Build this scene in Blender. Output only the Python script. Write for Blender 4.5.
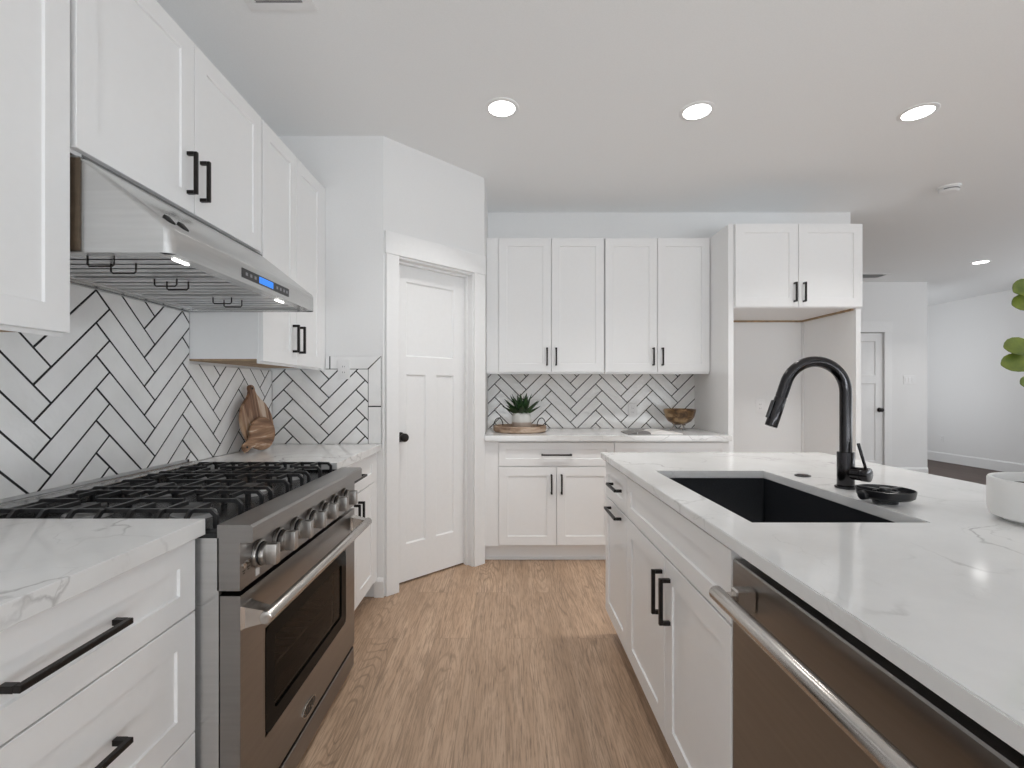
import bpy, bmesh, math, random
from mathutils import Vector, Matrix
random.seed(7)
for o in list(bpy.data.objects):
    bpy.data.objects.remove(o)
SC = bpy.context.scene
COL = SC.collection
# ------------------------------------------------------------------ camera
H, CEIL, FPX, CX, CY = 1.23, 2.755, 475.0, 506.0, 391.0
cam = bpy.data.cameras.new('camera')
cam.sensor_width = 36.0
cam.lens = FPX / 1024 * 36
cam.shift_x = (512 - CX) / 1024
cam.shift_y = (CY - 384) / 1024
cam.clip_start = 0.02
camo = bpy.data.objects.new('camera', cam)
COL.objects.link(camo)
camo.location = (0, 0, H)
camo.rotation_euler = (math.radians(90), 0, 0)
SC.camera = camo
# ------------------------------------------------------------------ world, exposure
SC.view_settings.view_transform = 'Standard'
SC.view_settings.look = 'None'
SC.view_settings.exposure = 0.0
SC.view_settings.gamma = 1.0
SC.view_settings.use_curve_mapping = False
w = bpy.data.worlds.new('world')
SC.world = w
w.use_nodes = True
wb = w.node_tree.nodes['Background']
wb.inputs[0].default_value = (0.97, 0.985, 1.0, 1)
wb.inputs[1].default_value = 0.15
LAMP_W = 5.5
SC.cycles.max_bounces = 12
SC.cycles.diffuse_bounces = 8
SC.cycles.glossy_bounces = 6
SC.cycles.sample_clamp_indirect = 6.0
def area(name, loc, rot, sx, sy, watts, col=(1, 1, 1)):
    l = bpy.data.lights.new(name, 'AREA')
    l.shape = 'RECTANGLE'
    l.size, l.size_y, l.energy, l.color = sx, sy, watts, col
    o = bpy.data.objects.new(name, l)
    COL.objects.link(o)
    o.location, o.rotation_euler = loc, rot
    return o
# added fill lamps at unseen openings, behind the camera and on the right
FILL_TINT = (0.90, 0.955, 1.0)
D = math.radians
# level ones stand in for daylight; up-tilted ones are added to brighten the ceiling
area('fill_rear', (1.8, -3.42, 1.4), (D(90), 0, 0), 5.2, 2.0, 22, FILL_TINT)
area('fill_up_rear', (1.8, -3.3, 0.5), (D(152), 0, 0), 5.2, 0.8, 165, FILL_TINT)
area('fill_right', (7.52, 0.6, 1.6), (0, D(90), 0), 1.7, 4.2, 30, FILL_TINT)
area('fill_up_right', (7.45, 0.6, 0.8), (0, D(152), 0), 0.6, 4.2, 50, FILL_TINT)
area('fill_hall', (7.52, 4.7, 1.5), (0, D(90), 0), 1.9, 2.6, 27, (0.95, 0.975, 1.0))  # added fill to brighten the hall walls
area('fill_passage', (5.95, 8.0, 1.4), (0, D(-90), 0), 1.8, 1.6, 12.5, (0.96, 0.98, 1.0))  # added fill for the far right wall, no opening modelled there
# ------------------------------------------------------------------ materials
def nt(name):
    m = bpy.data.materials.new(name)
    m.use_nodes = True
    t = m.node_tree
    return m, t, t.nodes['Principled BSDF']
def N(t, kind, **kw):
    n = t.nodes.new(kind)
    for k, v in kw.items():
        setattr(n, k, v)
    return n
def L(t, a, b):
    t.links.new(a, b)
def bump(t, b, src, strength, dist=0.002):
    n = N(t, 'ShaderNodeBump')
    n.inputs['Strength'].default_value = strength
    n.inputs['Distance'].default_value = dist
    L(t, src, n.inputs['Height'])
    L(t, n.outputs[0], b.inputs['Normal'])
def coords(t, scale=(1, 1, 1), rot=(0, 0, 0), kind='Object'):
    tc = N(t, 'ShaderNodeTexCoord')
    mp = N(t, 'ShaderNodeMapping')
    mp.inputs['Scale'].default_value = scale
    mp.inputs['Rotation'].default_value = rot
    L(t, tc.outputs[kind], mp.inputs[0])
    return mp.outputs[0]
def noise(t, vec, scale, detail=3, rough=0.5, dist=0.0):
    n = N(t, 'ShaderNodeTexNoise')
    n.inputs['Scale'].default_value = scale
    n.inputs['Detail'].default_value = detail
    n.inputs['Roughness'].default_value = rough
    n.inputs['Distortion'].default_value = dist
    L(t, vec, n.inputs['Vector'])
    return n.outputs['Fac']
def ramp(t, fac, stops):
    r = N(t, 'ShaderNodeValToRGB')
    e = r.color_ramp.elements
    while len(e) < len(stops):
        e.new(0.5)
    for i, (p, c) in enumerate(stops):
        e[i].position = p
        e[i].color = tuple(c) + (1,) if len(c) == 3 else c
    L(t, fac, r.inputs[0])
    return r.outputs[0]
def mixc(t, fac, a, b, mode='MIX'):
    m = N(t, 'ShaderNodeMix', data_type='RGBA', blend_type=mode)
    if isinstance(fac, float): m.inputs[0].default_value = fac
    else: L(t, fac, m.inputs[0])
    for i, v in ((6, a), (7, b)):
        if isinstance(v, tuple): m.inputs[i].default_value = tuple(v) + (1,)
        else: L(t, v, m.inputs[i])
    return m.outputs[2]
def plain(name, col, rough=0.5, metal=0.0, nz=0.0, nscale=40.0, coat=0.0, bstr=0.0):
    """paint/plastic/metal with a faint procedural variation"""
    m, t, b = nt(name)
    b.inputs['Roughness'].default_value = rough
    b.inputs['Metallic'].default_value = metal
    b.inputs['Coat Weight'].default_value = coat
    v = coords(t)
    f = noise(t, v, nscale)
    c0 = tuple(max(0, c * (1 - nz)) for c in col)
    c1 = tuple(min(1, c * (1 + nz)) for c in col)
    L(t, ramp(t, f, [(0.3, c0), (0.7, c1)]), b.inputs['Base Color'])
    if bstr: bump(t, b, f, bstr)
    return m
def brushed(name, col, rough, scale, var=0.05):
    m, t, b = nt(name)
    b.inputs['Metallic'].default_value = 1.0
    v = coords(t, scale)
    f = noise(t, v, 1.0, 2, 0.5)
    L(t, ramp(t, f, [(0.25, tuple(c * (1 - var) for c in col)), (0.75, tuple(min(1, c * (1 + var)) for c in col))]), b.inputs['Base Color'])
    b.inputs['Roughness'].default_value = rough
    b.inputs['Anisotropic'].default_value = 0.5
    return m
def emit(name, col, s):
    m, t, b = nt(name)
    b.inputs['Base Color'].default_value = tuple(col) + (1,)
    b.inputs['Emission Color'].default_value = tuple(col) + (1,)
    b.inputs['Emission Strength'].default_value = s
    return m
M = {}
M['wall'] = plain('wall_paint', (0.80, 0.80, 0.80), 0.85, nz=0.01, nscale=120, bstr=0.03)
M['ceiling'] = plain('ceiling_paint', (0.85, 0.86, 0.865), 0.95, nz=0.015, nscale=160, bstr=0.08)
M['trim'] = plain('trim_paint', (0.82, 0.82, 0.82), 0.4, nz=0.01)
M['cab'] = plain('cabinet_paint', (0.84, 0.84, 0.84), 0.33, nz=0.006)
M['ply'] = plain('bare_plywood', (0.36, 0.25, 0.15), 0.7, nz=0.25, nscale=30)
M['black'] = plain('black_bronze_metal', (0.018, 0.015, 0.014), 0.38, metal=0.6, nz=0.2)
M['fblack'] = plain('gunmetal_black', (0.05, 0.048, 0.05), 0.18, metal=1.0, nz=0.1)
M['iron'] = plain('cast_iron', (0.020, 0.020, 0.021), 0.38, nz=0.25, nscale=200, bstr=0.05)
M['cap'] = plain('burner_cap', (0.05, 0.05, 0.05), 0.45, nz=0.2, nscale=90)
M['alu'] = plain('burner_aluminium', (0.40, 0.40, 0.40), 0.42, metal=0.8, nz=0.1)
M['cook'] = plain('black_porcelain', (0.012, 0.012, 0.013), 0.25, nz=0.1)
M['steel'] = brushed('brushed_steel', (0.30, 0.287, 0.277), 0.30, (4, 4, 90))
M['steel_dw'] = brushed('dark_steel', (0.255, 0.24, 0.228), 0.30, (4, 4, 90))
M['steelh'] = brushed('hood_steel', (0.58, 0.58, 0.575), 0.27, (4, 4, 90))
M['chrome'] = brushed('satin_steel', (0.56, 0.53, 0.50), 0.24, (60, 60, 6), 0.03)
M['knob'] = brushed('knob_steel', (0.42, 0.40, 0.38), 0.36, (60, 60, 60), 0.03)
M['baffle'] = plain('baffle_steel', (0.66, 0.66, 0.66), 0.36, metal=1.0, nz=0.05)
M['gap_shade'] = plain('gap_shade_grey', (0.12, 0.12, 0.12), 0.6)  # tone of the shadow gap above the hood
M['hood_brown'] = plain('matte_brown', (0.10, 0.07, 0.045), 0.7, nz=0.2)
M['dark'] = plain('black_recess', (0.01, 0.01, 0.01), 0.6, nz=0.1)
M['plastic'] = plain('white_plastic', (0.80, 0.80, 0.80), 0.3, nz=0.005)
M['bplastic'] = plain('black_plastic', (0.016, 0.016, 0.018), 0.28, nz=0.1)
M['sink'] = plain('black_granite_composite', (0.013, 0.014, 0.017), 0.34, nz=0.5, nscale=350, bstr=0.03)
M['grout'] = plain('charcoal_grout', (0.018, 0.018, 0.019), 0.9, nz=0.2)
M['lamp'] = emit('lamp_diffuser', (1, 0.985, 0.96), 9.0)
M['led'] = emit('hood_led', (1, 0.98, 0.95), 8.0)
M['blue'] = emit('blue_display', (0.03, 0.22, 0.80), 0.65)
M['ceramic'] = plain('white_ceramic', (0.80, 0.80, 0.79), 0.35, nz=0.01)
M['soil'] = plain('potting_soil', (0.03, 0.022, 0.016), 0.95, nz=0.5, nscale=120, bstr=0.6)
M['wire'] = plain('iron_wire', (0.03, 0.026, 0.024), 0.5, metal=0.7)
M['paper'] = plain('magazine_paper', (0.72, 0.70, 0.68), 0.45, nz=0.05, nscale=12)

def tile_mat():
    m, t, b = nt('glazed_tile')
    v = coords(t)
    f = noise(t, v, 7.0, 2)
    L(t, ramp(t, f, [(0.3, (0.82, 0.82, 0.815)), (0.7, (0.89, 0.89, 0.89))]), b.inputs['Base Color'])
    b.inputs['Roughness'].default_value = 0.16
    g = noise(t, v, 26.0, 2, 0.5)
    bump(t, b, g, 0.45, 0.005)
    return m
M['tile'] = tile_mat()

def quartz():
    m, t, b = nt('veined_quartz')
    v = coords(t)
    warp = N(t, 'ShaderNodeTexNoise')
    warp.inputs['Scale'].default_value = 2.2
    warp.inputs['Detail'].default_value = 7
    L(t, v, warp.inputs['Vector'])
    add = N(t, 'ShaderNodeMix', data_type='RGBA', blend_type='LINEAR_LIGHT')
    add.inputs[0].default_value = 0.40
    L(t, v, add.inputs[6]); L(t, warp.outputs['Color'], add.inputs[7])
    def vein(scale, lo, rot):
        mp = N(t, 'ShaderNodeMapping')
        mp.inputs['Rotation'].default_value = (0, 0, rot)
        mp.inputs['Scale'].default_value = (1.0, 0.55, 1.0)
        L(t, add.outputs[2], mp.inputs[0])
        vo = N(t, 'ShaderNodeTexVoronoi', feature='DISTANCE_TO_EDGE')
        vo.inputs['Scale'].default_value = scale
        L(t, mp.outputs[0], vo.inputs['Vector'])
        return ramp(t, vo.outputs['Distance'], [(0.0, (1, 1, 1)), (lo, (0, 0, 0))])
    v1 = vein(2.6, 0.020, 0.5)
    v2 = vein(6.0, 0.018, -0.4)
    mask = ramp(t, noise(t, v, 2.6, 3), [(0.44, (0, 0, 0)), (0.60, (1, 1, 1))])
    mk1 = mixc(t, 1.0, v1, mask, 'MULTIPLY')
    mask2 = ramp(t, noise(t, v, 4.4, 3), [(0.5, (0, 0, 0)), (0.75, (0.7, 0.7, 0.7))])
    mk2 = mixc(t, 1.0, v2, mask2, 'MULTIPLY')
    cloud = ramp(t, noise(t, v, 3.0, 5, 0.6), [(0.3, (0.69, 0.69, 0.685)), (0.65, (0.79, 0.79, 0.785))])
    c = mixc(t, mk1, cloud, (0.47, 0.465, 0.46))
    c = mixc(t, mk2, c, (0.46, 0.455, 0.45))
    L(t, c, b.inputs['Base Color'])
    b.inputs['Roughness'].default_value = 0.09
    return m
M['quartz'] = quartz()

def planks(name, stops, width=0.178, length=1.45):
    m, t, b = nt(name)
    tc = N(t, 'ShaderNodeTexCoord')
    sep = N(t, 'ShaderNodeSeparateXYZ')
    L(t, tc.outputs['Object'], sep.inputs[0])
    cmb = N(t, 'ShaderNodeCombineXYZ')
    L(t, sep.outputs['Y'], cmb.inputs['X']); L(t, sep.outputs['X'], cmb.inputs['Y'])
    br = N(t, 'ShaderNodeTexBrick')
    br.offset = 0.37; br.offset_frequency = 2
    for k, val in (('Scale', 1.0), ('Mortar Size', 0.0012), ('Mortar Smooth', 0.3), ('Bias', 0.0), ('Brick Width', length), ('Row Height', width)):
        br.inputs[k].default_value = val
    br.inputs['Color1'].default_value = (0, 0, 0, 1); br.inputs['Color2'].default_value = (1, 1, 1, 1); br.inputs['Mortar'].default_value = (0.5, 0.5, 0.5, 1)
    L(t, cmb.outputs[0], br.inputs['Vector'])
    mul = N(t, 'ShaderNodeMath', operation='MULTIPLY'); mul.inputs[1].default_value = 37.0
    L(t, br.outputs['Color'], mul.inputs[0])
    def grain(sx, sy, scale, detail, dist, rough=0.6):
        mp = N(t, 'ShaderNodeMapping'); mp.inputs['Scale'].default_value = (sx, sy, 1)
        L(t, tc.outputs['Object'], mp.inputs[0])
        n = N(t, 'ShaderNodeTexNoise', noise_dimensions='4D')
        n.inputs['Scale'].default_value = scale; n.inputs['Detail'].default_value = detail
        n.inputs['Distortion'].default_value = dist; n.inputs['Roughness'].default_value = rough
        L(t, mp.outputs[0], n.inputs['Vector']); L(t, mul.outputs[0], n.inputs['W'])
        return n.outputs['Fac']
    broad = grain(7, 0.7, 1.0, 4, 1.2)
    fine = grain(170, 9.0, 1.0, 4, 0.6, 0.65)
    # cathedral figure: rings of a stretched noise
    ring_src = grain(6.5, 0.75, 1.0, 2, 0.3, 0.3)
    rm = N(t, 'ShaderNodeMath', operation='MULTIPLY'); rm.inputs[1].default_value = 210.0
    L(t, ring_src, rm.inputs[0])
    sn = N(t, 'ShaderNodeMath', operation='SINE'); L(t, rm.outputs[0], sn.inputs[0])
    rings = ramp(t, sn.outputs[0], [(0.55, (0, 0, 0)), (1.0, (1, 1, 1))])
    base = ramp(t, broad, stops)
    c = mixc(t, ramp(t, fine, [(0.34, (0.85, 0.85, 0.85)), (0.55, (0, 0, 0))]), base, tuple(x * 0.55 for x in stops[0][1]))
    rmask = mixc(t, 1.0, rings, ramp(t, grain(3, 0.6, 1.3, 2, 0), [(0.46, (0, 0, 0)), (0.58, (0.7, 0.7, 0.7))]), 'MULTIPLY')
    c = mixc(t, rmask, c, tuple(x * 0.58 for x in stops[0][1]))
    tone = ramp(t, br.outputs['Color'], [(0.0, (0.91, 0.91, 0.91)), (1.0, (1.05, 1.045, 1.04))])
    c = mixc(t, 1.0, c, tone, 'MULTIPLY')
    mort = N(t, 'ShaderNodeMath', operation='MULTIPLY'); mort.inputs[1].default_value = 0.6
    L(t, br.outputs['Fac'], mort.inputs[0])
    c = mixc(t, mort.outputs[0], c, tuple(x * 0.5 for x in stops[0][1]))
    L(t, c, b.inputs['Base Color'])
    b.inputs['Roughness'].default_value = 0.5
    bump(t, b, fine, 0.12, 0.001)
    return m
M['floor'] = planks('oak_vinyl_planks', [(0.3, (0.37, 0.245, 0.158)), (0.5, (0.475, 0.325, 0.218)), (0.72, (0.575, 0.410, 0.288))])
M['floor_dark'] = planks('dark_planks', [(0.3, (0.06, 0.032, 0.022)), (0.7, (0.10, 0.058, 0.042))], 0.12)  # narrower planks in a darker brown for the hall

def wood(name, stops, scale=(3, 3, 30), rot=(0, 0, 0), rough=0.45):
    m, t, b = nt(name)
    v = coords(t, scale, rot)
    L(t, ramp(t, noise(t, v, 1.0, 4, 0.55, 0.8), stops), b.inputs['Base Color'])
    b.inputs['Roughness'].default_value = rough
    return m
M['acacia'] = wood('acacia', [(0.33, (0.09, 0.04, 0.02)), (0.45, (0.22, 0.11, 0.06)), (0.55, (0.42, 0.27, 0.17)), (0.64, (0.62, 0.50, 0.40))], (4, 26, 3))
M['acacia2'] = wood('acacia_small', [(0.33, (0.09, 0.04, 0.02)), (0.5, (0.20, 0.105, 0.055)), (0.62, (0.32, 0.19, 0.11)), (0.70, (0.66, 0.55, 0.45))], (3, 4, 26), (0.75, 0, 0))
M['mango'] = wood('mango_bowl', [(0.35, (0.045, 0.022, 0.008)), (0.5, (0.15, 0.08, 0.03)), (0.62, (0.30, 0.20, 0.10))], (14, 14, 22), rough=0.3)
M['traywood'] = wood('tray_wood', [(0.35, (0.22, 0.14, 0.09)), (0.5, (0.38, 0.27, 0.19)), (0.62, (0.52, 0.40, 0.31))], (6, 6, 30), rough=0.6)

def leaf_mat(name, a, bcol, scale):
    m, t, b = nt(name)
    v = coords(t)
    L(t, ramp(t, noise(t, v, scale, 3), [(0.3, a), (0.7, bcol)]), b.inputs['Base Color'])
    b.inputs['Roughness'].default_value = 0.42
    return m
M['leaf'] = leaf_mat('olive_leaf', (0.055, 0.085, 0.006), (0.15, 0.18, 0.02), 32)
M['succ'] = leaf_mat('succulent_leaf', (0.008, 0.028, 0.010), (0.03, 0.075, 0.018), 30)
M['stem'] = plain('twig', (0.12, 0.08, 0.04), 0.7, nz=0.3)

def pot_mat():
    m, t, b = nt('two_tone_glaze')
    tc = N(t, 'ShaderNodeTexCoord'); sp = N(t, 'ShaderNodeSeparateXYZ')
    L(t, tc.outputs['Object'], sp.inputs[0])
    n = noise(t, tc.outputs['Object'], 40, 3)
    ad = N(t, 'ShaderNodeMath', operation='MULTIPLY_ADD'); ad.inputs[1].default_value = 0.006
    L(t, n, ad.inputs[0]); L(t, sp.outputs['Z'], ad.inputs[2])
    c = ramp(t, ad.outputs[0], [(0.058, (0.46, 0.39, 0.34)), (0.064, (0.66, 0.66, 0.64))])
    L(t, c, b.inputs['Base Color']); b.inputs['Roughness'].default_value = 0.35
    return m
M['pot'] = pot_mat()
def glass_mat():
    m, t, b = nt('oven_glass')
    b.inputs['Base Color'].default_value = (0.30, 0.275, 0.26, 1)
    b.inputs['Roughness'].default_value = 0.03
    b.inputs['Transmission Weight'].default_value = 1.0
    b.inputs['IOR'].default_value = 1.12
    return m
M['glass'] = glass_mat()
def pane_mat():
    m, t, b = nt('clear_window_glass')
    b.inputs['Base Color'].default_value = (0.95, 0.97, 0.97, 1)
    b.inputs['Roughness'].default_value = 0.0
    b.inputs['Transmission Weight'].default_value = 1.0
    b.inputs['IOR'].default_value = 1.1
    return m
M['pane'] = pane_mat()
M['bglass'] = plain('black_glass_border', (0.005, 0.005, 0.005), 0.1)
M['bglass'].node_tree.nodes['Principled BSDF'].inputs['Specular IOR Level'].default_value = 0.04
M['oven'] = plain('oven_enamel', (0.05, 0.045, 0.042), 0.4, nz=0.3, nscale=60)

# ------------------------------------------------------------------ mesh builder
class Fr:
    """frame: u along the width, z up, n outward"""
    def __init__(s, o, u, n):
        s.o, s.u, s.n = Vector(o), Vector(u).normalized(), Vector(n).normalized()
    def p(s, a, b, c=0.0):
        return s.o + s.u * a + Vector((0, 0, b)) + s.n * c
class MB:
    def __init__(s):
        s.bm = bmesh.new()
    def hexa(s, pts, bev=0.0, seg=1):
        vs = [s.bm.verts.new(p) for p in pts]
        fs = [s.bm.faces.new([vs[i] for i in q]) for q in ((0, 3, 2, 1), (4, 5, 6, 7), (0, 1, 5, 4), (1, 2, 6, 5), (2, 3, 7, 6), (3, 0, 4, 7))]
        if bev > 0:
            es = set(e for f in fs for e in f.edges)
            bmesh.ops.bevel(s.bm, geom=list(es), offset=bev, segments=seg, affect='EDGES', profile=0.6)
        return s
    def box(s, x0, x1, y0, y1, z0, z1, bev=0.0, seg=1):
        return s.hexa([(x0, y0, z0), (x1, y0, z0), (x1, y1, z0), (x0, y1, z0), (x0, y0, z1), (x1, y0, z1), (x1, y1, z1), (x0, y1, z1)], bev, seg)
    def fbox(s, F, a0, a1, b0, b1, c0, c1, bev=0.0, seg=1):
        return s.hexa([F.p(a0, b0, c0), F.p(a1, b0, c0), F.p(a1, b0, c1), F.p(a0, b0, c1), F.p(a0, b1, c0), F.p(a1, b1, c0), F.p(a1, b1, c1), F.p(a0, b1, c1)], bev, seg)
    def rings(s, loops, cap=(True, True), closed=True):
        vl = [[s.bm.verts.new(p) for p in lp] for lp in loops]
        n = len(vl[0])
        for a, b in zip(vl[:-1], vl[1:]):
            for i in range(n if closed else n - 1):
                j = (i + 1) % n
                s.bm.faces.new((a[i], a[j], b[j], b[i]))
        if cap[0]: s.bm.faces.new(vl[0][::-1])
        if cap[1]: s.bm.faces.new(vl[-1])
        return s
    def cyl(s, p0, p1, r0, r1=None, n=24, cap=(True, True), rnd=0.0):
        r1 = r0 if r1 is None else r1
        p0, p1 = Vector(p0), Vector(p1)
        d = (p1 - p0).normalized()
        a = d.orthogonal().normalized(); b = d.cross(a)
        def ring(c, r): return [c + (a * math.cos(2 * math.pi * i / n) + b * math.sin(2 * math.pi * i / n)) * r for i in range(n)]
        lp = []
        if rnd > 0:
            lp = [ring(p0, r0 - rnd), ring(p0 + d * rnd * 0.3, r0 - rnd * 0.3), ring(p0 + d * rnd, r0), ring(p1 - d * rnd, r1), ring(p1 - d * rnd * 0.3, r1 - rnd * 0.3), ring(p1, r1 - rnd)]
        else:
            lp = [ring(p0, r0), ring(p1, r1)]
        return s.rings(lp, cap)
    def tube(s, pts, r, n=12, cap=(True, True)):
        pts = [Vector(p) for p in pts]
        rs = r if isinstance(r, (list, tuple)) else [r] * len(pts)
        loops = []; a = None
        for i, p in enumerate(pts):
            d = (pts[min(i + 1, len(pts) - 1)] - pts[max(i - 1, 0)]).normalized()
            if a is None: a = d.orthogonal().normalized()
            a = (a - d * a.dot(d)).normalized(); b = d.cross(a)
            loops.append([p + (a * math.cos(2 * math.pi * k / n) + b * math.sin(2 * math.pi * k / n)) * rs[i] for k in range(n)])
        return s.rings(loops, cap)
    def bar(s, pts, w, h, up=(0, 0, 1)):
        """rectangular section swept along a polyline, mitred; up = height axis"""
        pts = [Vector(p) for p in pts]; up = Vector(up); loops = []
        for i, p in enumerate(pts):
            d0 = (p - pts[i - 1]).normalized() if i > 0 else None
            d1 = (pts[i + 1] - p).normalized() if i < len(pts) - 1 else None
            d = ((d0 or d1) + (d1 or d0)).normalized()
            side = d.cross(up)
            if side.length < 1e-4: side = Vector((0, 1, 0))
            side.normalize(); hh = side.cross(d).normalized()
            k = 1.0
            if d0 and d1: k = 1 / max(0.5, d.dot(d0))
            loops.append([p + side * w / 2 + hh * h / 2 * k, p - side * w / 2 + hh * h / 2 * k, p - side * w / 2 - hh * h / 2 * k, p + side * w / 2 - hh * h / 2 * k])
        return s.rings(loops)
    def lathe(s, prof, c, n=40, close=True):
        """prof: list of (r, z); ends with r==0 are closed by a fan"""
        c = Vector(c); loops = []
        for r, z in prof:
            loops.append([c + Vector((math.cos(2 * math.pi * i / n) * r, math.sin(2 * math.pi * i / n) * r, z)) for i in range(n)])
        return s.rings(loops, (close, close))
    def prism(s, poly, d0, d1):
        d0, d1 = Vector(d0), Vector(d1)
        return s.rings([[Vector(p) + d0 for p in poly], [Vector(p) + d1 for p in poly]])
    def poly(s, pts):
        s.bm.faces.new([s.bm.verts.new(p) for p in pts]); return s
    def shaker(s, F, a0, a1, b0, b1, c0, t=0.02, rail=0.064, rec=0.0062, ch=0.0020):
        e = 0.0012
        def lp(i, c): return [F.p(a0 + i, b0 + i, c0 + c), F.p(a1 - i, b0 + i, c0 + c), F.p(a1 - i, b1 - i, c0 + c), F.p(a0 + i, b1 - i, c0 + c)]
        return s.rings([lp(0, 0), lp(0, t - e), lp(e, t), lp(rail, t), lp(rail + ch, t - rec)])
    def pull(s, F, a, b, length, vertical, c0, off=0.034, th=0.0115):
        h = length / 2
        if vertical:
            s.fbox(F, a - th / 2, a + th / 2, b - h, b + h, c0 + off - th, c0 + off, 0.0012)
            for q in (-1, 1):
                z = b + q * (h - th / 2)
                s.fbox(F, a - th / 2, a + th / 2, z - th / 2, z + th / 2, c0, c0 + off - th)
        else:
            s.fbox(F, a - h, a + h, b - th / 2, b + th / 2, c0 + off - th, c0 + off, 0.0012)
            for q in (-1, 1):
                x = a + q * (h - th / 2)
                s.fbox(F, x - th / 2, x + th / 2, b - th / 2, b + th / 2, c0, c0 + off - th)
        return s
ORIG = {}
def link(name, mb, mat, parent=None, smooth=False, origin=None):
    o_w = ORIG[parent.name] if parent else Vector(origin if origin is not None else (0, 0, 0))
    bm = mb.bm
    bmesh.ops.recalc_face_normals(bm, faces=bm.faces[:])
    for v in bm.verts: v.co -= o_w
    me = bpy.data.meshes.new(name)
    bm.to_mesh(me); bm.free()
    for m in (mat if isinstance(mat, list) else [mat]): me.materials.append(m)
    o = bpy.data.objects.new(name, me)
    COL.objects.link(o)
    if parent: o.parent = parent
    else: o.location = o_w
    ORIG[o.name] = o_w
    if smooth:
        for p in me.polygons: p.use_smooth = True
        me.set_sharp_from_angle(angle=math.radians(38))
    return o
def thing(name, label, cat, loc, group=None):
    o = bpy.data.objects.new(name, None)
    COL.objects.link(o)
    o.empty_display_size = 0.05
    o.location = loc
    ORIG[o.name] = Vector(loc)
    tag(o, label, cat, group)
    return o
def tag(o, label, cat, group=None):
    o['label'] = label; o['category'] = cat
    if group: o['group'] = group
    return o
def struct(name, mb, mat, parent=None, smooth=False, label=None):
    o = link(name, mb, mat, parent, smooth)
    if not parent: o['kind'] = 'structure'
    if label: o['label'] = label
    return o

# ------------------------------------------------------------------ key planes (metres; camera at x=0, y=0)
WX = -1.405        # left wall
PY = 2.84          # pantry return wall
BY = 4.06          # back wall
CT = 0.914         # counter height
DA = Vector((-0.735, 2.84, 0)); DB = Vector((-0.155, 3.40, 0))   # diagonal pantry wall
DF = Fr(DA, DB - DA, ((DB - DA).y, -(DB - DA).x, 0))
DL = (DB - DA).length
# ------------------------------------------------------------------ setting
struct('floor', MB().box(WX - 0.1, 4.9, -3.5, 6.75, -0.05, 0), M['floor'])
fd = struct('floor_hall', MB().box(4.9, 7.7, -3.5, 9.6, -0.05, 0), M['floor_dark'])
struct('ceiling', MB().box(WX - 0.1, 7.7, -3.5, 9.6, CEIL, CEIL + 0.06), M['ceiling'])
struct('wall_left', MB().box(WX - 0.1, WX, -3.5, PY + 0.1, 0, CEIL), M['wall'])
struct('wall_pantry_return', MB().box(WX, DA.x, PY, PY + 0.09, 0, CEIL), M['wall'])
OP0, OP1, OPT = 0.098, 0.708, 2.055      # pantry door opening along the diagonal
b = MB()
b.fbox(DF, 0, OP0, 0, CEIL, -0.12, 0).fbox(DF, OP1, DL, 0, CEIL, -0.12, 0).fbox(DF, OP0, OP1, OPT, CEIL, -0.12, 0)
struct('wall_diagonal', b, M['wall'])
struct('wall_pantry_side', MB().box(DB.x - 0.11, DB.x, DB.y, BY, 0, CEIL), M['wall'])
struct('wall_back', MB().box(DB.x - 0.11, 2.945, BY, BY + 0.12, 0, CEIL), M['wall'])
HY = 6.65
b = MB().box(2.9, 4.59, HY, HY + 0.12, 0, CEIL).box(5.29, 5.90, HY, HY + 0.12, 0, CEIL).box(4.59, 5.29, HY, HY + 0.12, 2.05, CEIL)
struct('wall_hall', b, M['wall'])
struct('wall_hall_end', MB().box(5.80, 5.90, HY + 0.12, 9.5, 0, CEIL), M['wall'])
struct('wall_far', MB().box(5.80, 7.6, 9.5, 9.6, 0, CEIL), M['wall'])
b = MB()
WR = [(-1.55, 2.75), (3.35, 6.05)]
b.box(7.6, 7.7, -3.5, WR[0][0], 0, CEIL).box(7.6, 7.7, WR[0][1], WR[1][0], 0, CEIL).box(7.6, 7.7, WR[1][1], 9.6, 0, CEIL)
for ya, yb in WR: b.box(7.6, 7.7, ya, yb, 0, 0.5).box(7.6, 7.7, ya, yb, 2.5, CEIL)
struct('wall_right', b, M['wall'])
b = MB().box(WX - 0.1, -0.85, -3.6, -3.5, 0, CEIL).box(4.45, 7.7, -3.6, -3.5, 0, CEIL).box(-0.85, 4.45, -3.6, -3.5, 2.5, CEIL)
struct('wall_rear', b, M['wall'])
def window(name, F, w_, z0, z1, n):
    b = MB(); f = 0.05
    b.fbox(F, 0, w_, z0, z0 + f, 0, 0.06).fbox(F, 0, w_, z1 - f, z1, 0, 0.06)
    for k in range(n + 1):
        x = (w_ - f) * k / n
        b.fbox(F, x, x + f, z0 + f, z1 - f, 0, 0.06)
    o = struct(name, b, M['trim'])
    link('window_pane', MB().fbox(F, f, w_ - f, z0 + f, z1 - f, 0.028, 0.034), M['pane'], o)
window('added_window_1', Fr((-0.85, -3.59, 0), (1, 0, 0), (0, 1, 0)), 5.3, 0, 2.5, 4)  # unseen windows, added to go with the fill lamps
window('added_window_2', Fr((7.69, WR[0][0], 0), (0, 1, 0), (-1, 0, 0)), 4.3, 0.5, 2.5, 3)
window('added_window_3', Fr((7.69, WR[1][0], 0), (0, 1, 0), (-1, 0, 0)), 2.7, 0.5, 2.5, 2)
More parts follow.
